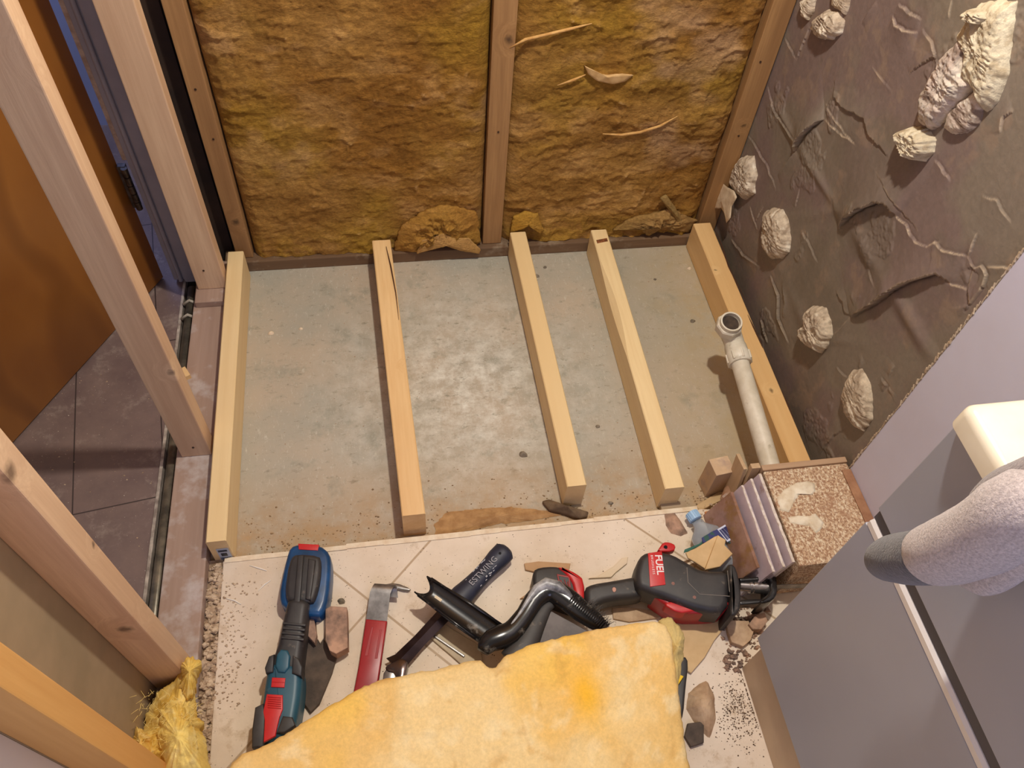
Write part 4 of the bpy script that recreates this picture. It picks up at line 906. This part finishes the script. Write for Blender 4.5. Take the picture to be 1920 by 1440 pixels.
S_(g, [(1430, 1082), (1448, 1070), (1456, 1076), (1459, 1110), (1450, 1126), (1430, 1132), (1424, 1126), (1444, 1112), (1444, 1086), (1434, 1090)], .100, .062, .004, 1); g.out('shoe', BLKG, t, 'auto')
bp_ = [onz(1432, 1101, .077), onz(1522, 1098, .090)]; V, F = ribbon(bp_, (0, .25, 1), .014, .0014); bl_ = G().add(V, F)
for i in range(24):
    p = bp_[0] + (bp_[1] - bp_[0]) * (i / 24) + Vector((0, -.0035, -.007)); q = bp_[0] + (bp_[1] - bp_[0]) * ((i + .8) / 24) + Vector((0, -.0035, -.007)); m_ = (p + q) / 2 + Vector((0, -.001, -.004)); bl_.add([p, q, m_, m_ + Vector((0, .001, 0))], [(0, 1, 2), (0, 1, 3), (1, 2, 3), (0, 2, 3)])
bl_.out('blade', STEEL, t)
tag(t, 'red and black cordless reciprocating saw with blade pointing at the cabinet', 'power saw')

# ---------------------------------------------------------------- plastic bottle
bt = empty('plastic_bottle', (.68, .66, TZ))
CL, N_, L_, B_ = nodes('clear_plastic'); B_.inputs['Transmission Weight'].default_value = 0.78; B_.inputs['Roughness'].default_value = .10; B_.inputs['IOR'].default_value = 1.25; B_.inputs['Base Color'].default_value = (.80, .86, .92, 1); B_.inputs['Specular IOR Level'].default_value = 1.0
b0 = onz(1300, 968, .042); b1 = onz(1362, 1060, .044); bd = (b1 - b0).normalized()
prof = [(0.0, .013), (.010, .0135), (.018, .020), (.032, .034), (.050, .038), (.070, .038), (.080, .035), (.095, .038), (.112, .038), (.122, .030), (.123, .004)]
g = G(); pts = [b0 + bd * (s + .014) for s, r in prof]; g.tube(pts, [r for s, r in prof], 36, True, (.56, 1.05), (0, 0, 1))
v = np.array(g.v); cc = np.repeat(np.array([tuple(p) for p in pts]), 36, 0); v = cc + (v - cc) * (1 + .34 * (fbm(v * 26, 3, 90) - .5))[:, None]; v[:, 2] = np.maximum(v[:, 2], TZ + .001); g.v = [tuple(q) for q in v]
o = g.out('body', CL, bt, True); md = o.modifiers.new('s', 'SOLIDIFY'); md.thickness = .0006
g = G(); g.tube([b0 - bd * .010, b0 - bd * .009, b0 + bd * .010, b0 + bd * .011], [.012, .0145, .0145, .012], 24, True)
for k in range(18):
    a_ = 2 * math.pi * k / 18; sx = bd.cross(Vector((0, 0, 1))).normalized(); sy = sx.cross(bd); of = (sx * math.cos(a_) + sy * math.sin(a_)) * .0146; g.tube([b0 - bd * .008 + of, b0 + bd * .009 + of], .0008, 5)
g.out('cap', mat('pale_blue_cap', (160, 196, 226), .4), bt, 'auto')
BLAB = mat('blue_label', (40, 48, 110), .5, (30, 80, 70), 30, lo=.55, hi=.6)
def wrap(poly, z, m, nm, th=.002, par=bt): return G().slab(Z(poly, z), th, .0005, 1, 0).out(nm, m, par)
wrap([(1316, 1008), (1336, 996), (1350, 990), (1364, 996), (1400, 1010), (1396, 1022), (1372, 1020), (1350, 1006), (1332, 1014), (1318, 1018)], .074, BLAB, 'label')
lb2 = wrap([(1345, 992), (1362, 982), (1386, 1004), (1364, 1016)], .0765, mat('label_white', (206, 212, 232), .5), 'barcode_label')
g = G()
for k in range(8):
    s = .12 + k * .1; a_ = [(1345 + 17 * s, 992 - 10 * s), (1364 + 22 * s, 1016 - 12 * s)]; p, q = onz(*a_[0], .0770), onz(*a_[1], .0770); d_ = (q - p); g.tube([p + d_ * .12, q - d_ * .12], random.choice((.0006, .001, .0014)), 5)
g.out('barcode', mat('label_navy', (36, 36, 92), .5), lb2)
wrap([(1282, 1036), (1284, 1030), (1310, 1020), (1318, 1014), (1316, 1020), (1290, 1034)], .070, mat('label_green', (30, 96, 82), .5), 'label_strip')
tag(bt, 'crushed clear plastic water bottle with pale blue cap beside the saw', 'bottle')
CRD = mat('tan_card', (216, 184, 134), .7, (200, 166, 116), 20, bump=.1)
t = empty('broken_board_piece', tuple(onz(1330, 1045, .1)))
g = G(); g.slab(Z([(1286, 1036), (1304, 1028), (1340, 1006), (1346, 1004), (1322, 1066), (1304, 1054), (1290, 1046)], .080), .004, .001, 1, 0); g.out('card', CRD, t)
g = G(); g.slab(Z([(1346, 1003), (1361, 1012), (1359, 1022), (1374, 1038), (1350, 1062), (1322, 1068)], .084), .008, .001, 1, 0); g.out('folded_card', CRD, t)
tag(t, 'tan broken board piece lying on the crushed bottle', 'board piece')

# ---------------------------------------------------------------- rubble
PLAS = mat('plaster_piece', (206, 176, 142), .8, (172, 140, 108), 30, bump=.6)
SLT = mat('dark_slate', (96, 80, 66), .7, (66, 54, 44), 30, bump=.5)
BRK = mat('pink_brick_piece', (196, 156, 128), .85, (112, 92, 78), 26, bump=.6)
STN = mat('grey_stone', (150, 138, 118), .8, (110, 100, 84), 60, bump=.6)
def frag(name, px, z, th, m, label, cat='rubble', bev=.0015, grp=None):
    o = G().slab(Z(px, z), th, bev, 2, 0).out(name, m); tag(o, label, cat, grp); return o
frag('slate_piece', [(572, 1180), (585, 1175), (620, 1215), (632, 1228), (622, 1262), (598, 1320), (582, 1336), (572, 1322), (566, 1300), (572, 1296), (566, 1240)], .030, .009, SLT, 'dark brown slate shard beside the multitool', 'floor shard')
frag('brick_piece', [(610, 1142), (620, 1136), (650, 1138), (651, 1155), (652, 1214), (630, 1226), (618, 1220), (610, 1200)], .060, .028, BRK, 'upright pinkish brick piece right of the multitool neck', 'brick piece')
frag('brick_piece', [(576, 1158), (588, 1156), (594, 1190), (590, 1206), (575, 1190)], .048, .027, BRK, 'smaller pinkish brick piece touching the multitool neck', 'brick piece')
frag('plaster_piece', [(592, 1158), (602, 1150), (612, 1162), (608, 1195), (600, 1206), (594, 1196)], .034, .013, mat('cream_chip', (226, 206, 176), .7), 'cream leaf shaped chip between the two brick pieces', 'plaster piece')
frag('plaster_piece', [(975, 1122), (1000, 1104), (1002, 1072), (985, 1068), (983, 1056), (1010, 1052), (1070, 1056), (1068, 1066), (1050, 1120)], TZ + .006, .0055, mat('brown_board_face', (196, 158, 118), .8, (184, 146, 106), 30), 'tan torn board under the saw battery', 'board piece')
frag('plaster_piece', [(1104, 1084), (1120, 1080), (1150, 1062), (1166, 1046), (1178, 1044), (1176, 1056), (1156, 1072), (1146, 1082)], TZ + .006, .0055, MATS['cream_chip'], 'long cream plaster strip above the saw handle', 'plaster piece')
frag('plaster_piece', [(1148, 1140), (1180, 1138), (1230, 1145), (1240, 1158), (1180, 1166), (1150, 1160)], TZ + .005, .0045, PLAS, 'pinkish plaster piece below the saw handle', 'plaster piece')
frag('card_piece', [(1262, 1176), (1286, 1150), (1356, 1152), (1358, 1178), (1340, 1200), (1322, 1232), (1296, 1262), (1262, 1240)], TZ + .008, .0075, CRD, 'tan card sheet under the saw housing beside the batt', 'card')
frag('plaster_piece', [(1360, 1162), (1404, 1164), (1414, 1182), (1408, 1200), (1394, 1212), (1372, 1204), (1366, 1186)], TZ + .014, .0135, PLAS, 'broken plaster slab right of the tan card', 'plaster piece')
frag('plaster_piece', [(1404, 1170), (1418, 1152), (1434, 1148), (1440, 1164), (1428, 1180), (1412, 1180)], TZ + .022, .0215, BRK, 'rough rubble lump beside the cabinet bottom corner', 'rubble')
o = lump('plaster_piece', Z([(1290, 1300), (1312, 1282), (1326, 1276), (1340, 1306), (1342, 1350), (1330, 1386), (1306, 1362), (1286, 1330)], TZ), (0, 0, 1), .022, PLAS, None, 6, 34, 2.5, .45, 30, .0, 9, .002, smooth=False); tag(o, 'large brown plaster lump beside the right edge of the batt', 'plaster piece')
frag('slate_piece', [(1290, 1356), (1320, 1352), (1320, 1392), (1296, 1400), (1284, 1380)], TZ + .010, .0095, SLT, 'dark shard in front of the large plaster lump', 'floor shard')
t = empty('utility_tool', tuple(onz(1282, 1300, TZ)))
g = G(); S_(g, [(1264, 1262), (1272, 1240), (1284, 1228), (1292, 1242), (1286, 1290), (1282, 1340), (1276, 1352), (1262, 1310)], .050, .028, .004, 1); g.out('body', BLK, t, 'auto'); g = G(); S_(g, [(1258, 1282), (1270, 1262), (1282, 1268), (1268, 1290), (1258, 1296)], .058, .012, .001, 0); o = g.out('yellow_tab', mat('bright_yellow', (250, 206, 30), .4), t, 'auto')
tag(t, 'black tool end with a yellow tab poking out right of the batt', 'tool')
frag('tile_piece', [(800, 1190), (830, 1168), (900, 1210), (905, 1240), (870, 1250), (845, 1228)], TZ + .006, .0055, mat('dull_cream_chip', (206, 190, 160), .7, (190, 172, 144), 30), 'thin cream tile chip beside the hammer shank', 'tile piece')  # slightly darker cream than the other chips
o = G().box(onz(832, 1204, .03) - Vector((.05, .002, .006)), onz(832, 1204, .03) + Vector((.05, .002, .0)), .001, Matrix.Rotation(-.72, 3, 'Z')).out('metal_strip', STEEL); tag(o, 'thin metal strip lying next to the hammer shank', 'strip')
o = G().box(onz(1262, 952, .010) - Vector((.03, .012, .009)), onz(1262, 952, .010) + Vector((.03, .012, .008)), .001, Matrix.Rotation(-.1, 3, 'Z')).out('wood_shim', wood('grey_shim', (178, 158, 128), (150, 128, 100), 'x', .8, seed=30)); tag(o, 'grey wooden shim under the near end of the fourth joist', 'shim')
stones = [((1328, 902), .016, 'largest grey pebble on the concrete near the wooden block'), ((1345, 894), .006, 'small pebble right of the largest pebble'), ((981, 853), .010, 'pebble between the second and middle joists'), ((1006, 518), .007, 'dark pebble touching the right side of the middle joist'), ((1298, 603), .007, 'dark chip on the concrete left of the pipe end'), ((1022, 502), .005, 'small chip right of the far end of the middle joist'), ((1228, 524), .004, 'tiny chip between the fourth and rightmost joists'), ((1121, 800), .005, 'tiny pebble left of the fourth joist'), ((1292, 504), .006, 'white chip near the far end of the rightmost joist'), ((508, 625), .007, 'pale chip on the left bay of concrete'), ((564, 617), .005, 'pale fleck right of the pale chip on the concrete'), ((1145, 944), .006, 'small pebble just in front of the middle joist'), ((700, 1252), .009, 'grey crumb touching the pry bar shaft'), ((612, 1128), .009, 'dark crumb just above the brick piece'), ((640, 1128), .007, 'brown crumb right above the brick piece')]
for i, ((u, v), r, lbl) in enumerate(stones):
    zz = TZ if v > 1000 else 0
    c = np.array(hit(u, v, 2, zz)); an = np.linspace(0, 2 * math.pi, 9, endpoint=False); rr = r * (0.75 + .5 * rng.rand(9)); ol = [c + np.array([math.cos(a) * q * 1.1, math.sin(a) * q * .9, .0005]) for a, q in zip(an, rr)]
    m_ = STN if i not in (8, 9, 10) else MATS['cream_chip']
    o = lump('pebble', ol, (0, 0, 1), r * 1.0, m_, None, 4, 18, 2.2, .25, 60, 0, i, 0, smooth=False); tag(o, lbl, 'pebble', 'pebbles and chips')
# brown leaf like insulation scrap near the tile edge
o = lump('insulation_scrap', Z([(1018, 940), (1030, 936), (1050, 946), (1078, 952), (1104, 960), (1102, 968), (1086, 972), (1056, 962), (1030, 956)], .012), (0, 0, 1), .014, mat('brown_scrap', (120, 98, 72), .9, (90, 70, 50), 40, bump=.5), None, 6, 50, 1.5, .6, 60, .010, 5, .002); tag(o, 'dark brown fibrous scrap under the near end of the middle joist', 'scrap')
o = lump('insulation_scrap', Z([(812, 985), (840, 960), (880, 955), (960, 950), (1030, 958), (1060, 965), (1000, 975), (930, 985), (860, 998), (815, 1003)], .001), (0, 0, 1), .010, mat('tan_fibre', (190, 150, 100), .95, (160, 120, 76), 40, bump=.8), None, 8, 90, 1.5, .8, 50, .0, 6, .008); tag(o, 'tan fibrous scrap along the tile edge between second and middle joists', 'scrap')
o = lump('plaster_piece', Z([(1246, 962), (1262, 958), (1280, 982), (1290, 1000), (1276, 1006), (1258, 1000), (1248, 985)], TZ), (0, 0, 1), .010, BRK, None, 6, 40, 1.5, .5, 50, 0, 7, .002); tag(o, 'pinkish broken rind left of the bottle cap', 'plaster piece')
o = G().tube(Z([(1322, 962), (1345, 958), (1368, 952)], .03), [.003, .004, .002], 6).out('wood_splinter', wood('orange_splinter', (206, 140, 84), (170, 104, 56), 'x', .7, seed=33)); tag(o, 'orange wood splinter behind the bottle neck', 'splinter')
o = G().slab(Z([(1305, 948), (1350, 920), (1358, 924), (1356, 936), (1312, 958)], .012), .0115, .001, 1).out('wood_splinter', wood('tan_splinter', (206, 176, 130), (170, 136, 90), 'x', .7, seed=34)); tag(o, 'flat tan wood sliver between bottle cap and brown tile', 'splinter')
for pl_, lbl in (([(468, 1060), (488, 1066), (500, 1070)], 'white scratch like splinter near the tile corner'), ([(484, 1108), (496, 1096), (508, 1088)], 'white splinter left of the multitool battery'), ([(424, 1122), (440, 1126), (452, 1133)], 'thin white splinter at the left edge of the tiles')):
    o = G().tube(Z(pl_, TZ + .0015), [.0006, .0016, .0008], 6).out('plaster_splinter', mat('white_splinter', (240, 232, 218), .7)); tag(o, lbl, 'splinter')
# rubble strip left of the tiles and crumbs (uncountable)
def crumbs(name, n, pick, smin, smax, m, label, cat='debris', flat=.6):
    g = G()
    for i in range(n):
        x, y, z = pick(); s = random.uniform(smin, smax) ; a_ = random.uniform(0, 6.28); k = random.choice((4, 5)); ring = []
        for j in range(k):
            q = a_ + 2 * math.pi * j / k; r = s * random.uniform(.6, 1.2); ring.append((x + math.cos(q) * r, y + math.sin(q) * r * random.uniform(.6, 1), z))
        h = s * flat; tp = [(x + (p[0] - x) * .6, y + (p[1] - y) * .6, z + h * random.uniform(.6, 1.2)) for p in ring]
        f = [tuple(range(k))[::-1], tuple(range(k, 2 * k))] + [(j, (j + 1) % k, k + (j + 1) % k, k + j) for j in range(k)]; g.add(ring + tp, f)
    o = g.out(name, m); tag(o, label, cat, kind='stuff'); return o
struct(G().box((-0.425, -.4, -.01), (-0.395, .76, .010)).out('floor', mat('bed_of_dust', (172, 148, 120), .9, (140, 114, 88), 60, bump=.8)))
CH1 = mat('plaster_chips', (212, 190, 160), .8, (160, 132, 104), 60)
crumbs('plaster_rubble', 420, lambda: (random.uniform(-.421, -.394), random.uniform(.30, .745), .0105 + random.uniform(0, .008)), .003, .011, CH1, 'strip of plaster rubble between the timber plate and the tiles', flat=.45)
crumbs('plaster_rubble', 160, lambda: (-.39 + abs(random.gauss(0, .03)), random.uniform(.45, .70), TZ + .0006), .001, .0035, CH1, 'scattered plaster crumbs along the left edge of the tiles')
DK = mat('dark_crumbs', (128, 102, 78), .9, (80, 60, 44), 80)
def tl(): 
    return (random.uniform(-.38, .62), random.uniform(.35, .74), TZ + .0004)
crumbs('dirt_crumbs', 240, tl, .0004, .0017, DK, 'dark dirt crumbs scattered over the cream tiles', 'dirt')
def rt():
    p = hit(random.gauss(1385, 22), random.gauss(1330, 34), 2, TZ); return (min(p[0], .625), p[1], TZ + .0004)
crumbs('dirt_crumbs', 600, rt, .0004, .0022, DK, 'dark dirt heap on the tiles beside the cabinet plinth', 'dirt')
def cc_():
    p = hit(random.uniform(1310, 1400), random.uniform(925, 985), 2, .0); return (p[0], p[1], .0006 if p[1] > .76 else TZ + .0005)
crumbs('plaster_rubble', 160, cc_, .001, .005, CH1, 'sandy rubble between the bottle and the chipboard box')
def rb():
    p = hit(random.uniform(1355, 1440), random.uniform(1135, 1260), 2, TZ); return (p[0], p[1], TZ + .0005)
crumbs('plaster_rubble', 220, rb, .0015, .0085, MATS['pink_brick_piece'], 'coarse rubble under the saw blade beside the cabinet')
def cf():
    y = .76 + abs(random.gauss(0, .05)); return (random.uniform(-.36, .75), y, .0004)
crumbs('dirt_crumbs', 500, cf, .0007, .003, mat('sandy_crumbs', (176, 146, 106), .9, (120, 94, 64), 60), 'sandy crumbs on the concrete along the tile edge', 'dirt')
def cf2(): return (random.uniform(-.36, .83), random.uniform(.8, 1.6), .0003)
crumbs('plaster_specks', 260, cf2, .0006, .0022, CH1, 'tiny pale specks scattered over the bare concrete', 'debris')
def ch(): return (random.uniform(-.85, -.56), random.uniform(.6, 1.5), .0003)
crumbs('plaster_specks', 60, ch, .0008, .003, CH1, 'tiny pale specks scattered over the hallway floor', 'debris')

# ---------------------------------------------------------------- loose insulation in the foreground
def yel(V):
    n1 = fbm(V * 9, 4, 200); n2 = fbm(V * 26, 4, 210); n3 = fbm(V * 5, 3, 220)
    c = cmix((242, 212, 150), (238, 198, 124), sstep(n1, .38, .62)); c = over(c, (248, 202, 92), sstep(n3, .55, .72) * .7); c = over(c, (250, 228, 176), sstep(n2, .56, .74) * .6)
    p = np.array(hit(1100, 1305, 2, .2)); d = np.hypot((V[:, 0] - p[0]) / .035, (V[:, 1] - p[1]) / .06); c = over(c, (250, 188, 30), np.exp(-d ** 2) * .85); return over(c, (208, 158, 84), sstep(ridge(V * 14, 4, 230), .72, .9) * .4)
YW = attr_mat('fresh_glass_wool', .95, 160, .10, .55, .003, spec=.15)
def ground_batt():
    edge_px = [(330, 1530), (400, 1465), (455, 1412), (520, 1385), (580, 1345), (655, 1300), (720, 1272), (770, 1262), (850, 1246), (900, 1238), (920, 1252), (930, 1252), (948, 1228), (1000, 1206), (1060, 1192), (1120, 1178), (1180, 1168), (1228, 1162), (1250, 1172), (1262, 1200), (1268, 1260), (1276, 1320), (1286, 1400), (1300, 1480), (1310, 1570)]
    P = [hit(u, v, 2, .195) for u, v in edge_px]; P += [np.array([.40, -.12, .195]), np.array([-.33, -.12, .195])]
    P = np.array(P); seg = np.linalg.norm(np.roll(P, -1, 0) - P, axis=1); cum = np.concatenate([[0], np.cumsum(seg)]); N = 420; R = []
    for t_ in np.linspace(0, cum[-1], N, endpoint=False):
        k = min(np.searchsorted(cum, t_, 'right') - 1, len(P) - 1); a = (t_ - cum[k]) / (seg[k] + 1e-9); R.append(P[k] * (1 - a) + P[(k + 1) % len(P)] * a)
    R = np.array(R); c = np.array([.08, .14, .195]); dv = R - c; dv /= np.linalg.norm(dv, axis=1)[:, None]
    R = R + dv * ((fbm(R * 90, 3, 77) - .5) * .008)[:, None]
    V = []; lv = [(-.012, -.070), (.002, -.062), (.003, -.045), (.004, -.025), (.002, -.010), (-.003, -.003), (-.010, 0.0)]
    for o_, z in lv: V.append(R + dv * (o_ + (fbm(R * 60 + z * 50, 3, 78) - .5) * .006)[:, None] + np.array([0, 0, z]))
    K = 70
    for k in range(1, K):
        t_ = (k / K); q = (R - dv * .010) * (1 - t_) + c * t_; h = .010 * (fbm(q * 9, 3, 300) - .5) + .010 * (ridge(q * 13, 4, 310) - .4) + .003 * (fbm(q * 70, 3, 320) - .5)
        q = q.copy(); q[:, 2] += h * min(1, k / 4) + .010 * math.sin(t_ * 1.5); V.append(q)
    V = np.concatenate(V); L_ = len(lv) + K - 1; F = []
    V = np.vstack([V, c + np.array([0, 0, .01])])
    for l in range(L_ - 1):
        for i in range(N): F.append((l * N + i, l * N + (i + 1) % N, (l + 1) * N + (i + 1) % N, (l + 1) * N + i))
    for i in range(N): F.append(((L_ - 1) * N + i, (L_ - 1) * N + (i + 1) % N, len(V) - 1))
    F.append(tuple(range(N))[::-1]); return mesh_obj('insulation_batt', V, F, YW, None, True, yel(V))
o = ground_batt(); tag(o, 'large pale yellow insulation batt lying over the tools in the foreground', 'insulation')
def grn(V): return over(yel(V), (206, 184, 120), np.full(len(V), .8))
f_ = lump('frayed_edge', Z([(1234, 1160), (1252, 1156), (1272, 1168), (1284, 1196), (1282, 1230), (1276, 1262), (1270, 1296), (1262, 1300), (1254, 1250), (1246, 1200)], .165), (.1, .1, 1), .020, YW, o, 10, 110, 1.5, .8, 70, .05, 12, .008, grn)
# tuft of wool at the foot of the studs
def tuft():
    t = empty('insulation_tuft', (-.40, .42, .038)); k = [0]
    def piece(px, z, H, tint, seed, depth=.03, nm='wool_clump'):
        lump(nm, Z(px, z), (.25, -.1, 1), H, YW, t, 24, 180, 1.7, .5, 26, depth, seed, .012, lambda V: over(over(cmix((244, 214, 122), (226, 184, 84), sstep(fbm(V * 22, 4, seed), .4, .6)), (246, 222, 148), sstep(ridge(V * 30, 3, seed), .6, .8) * .7), tint, np.full(len(V), .2)), rfun=lambda p_, o_, s_: .5 * ridge(p_, o_, s_) + .5 * fbm(p_ * 1.7, 4, s_ + 3))
    piece([(245, 1400), (262, 1370), (275, 1350), (285, 1320), (300, 1290), (330, 1272), (345, 1250), (360, 1262), (366, 1300), (374, 1340), (390, 1400), (396, 1470), (330, 1490), (250, 1450)], .10, .06, (226, 186, 90), 401, .06)
    piece([(340, 1240), (352, 1232), (368, 1236), (378, 1246), (370, 1262), (362, 1300), (350, 1310), (336, 1290), (342, 1262)], .14, .03, (236, 200, 80), 402, .05)
    piece([(246, 1388), (256, 1362), (276, 1366), (288, 1390), (282, 1420), (262, 1436), (248, 1420)], .13, .04, (214, 160, 86), 403, .05)
    piece([(300, 1330), (330, 1310), (356, 1340), (372, 1400), (380, 1450), (320, 1460), (296, 1400)], .15, .035, (250, 226, 130), 404, .05)
    g = G()
    for i in range(160):
        u = random.uniform(255, 375); v = 1300 + abs(random.gauss(0, 60)); 
        if v > 1440: continue
        p = onz(u, v, .17); g.tube([p, p + Vector((random.uniform(-.011, .011), random.uniform(-.011, .011), random.uniform(-.008, .008)))], [.0004, .0002], 4)
    o = g.out('loose_fibres', mat('yellow_fibre', (240, 214, 130), .9), t); o['kind'] = 'stuff'
    tag(t, 'torn yellow wool tuft on the timber plate at the foot of the nearest studs', 'insulation')
tuft()
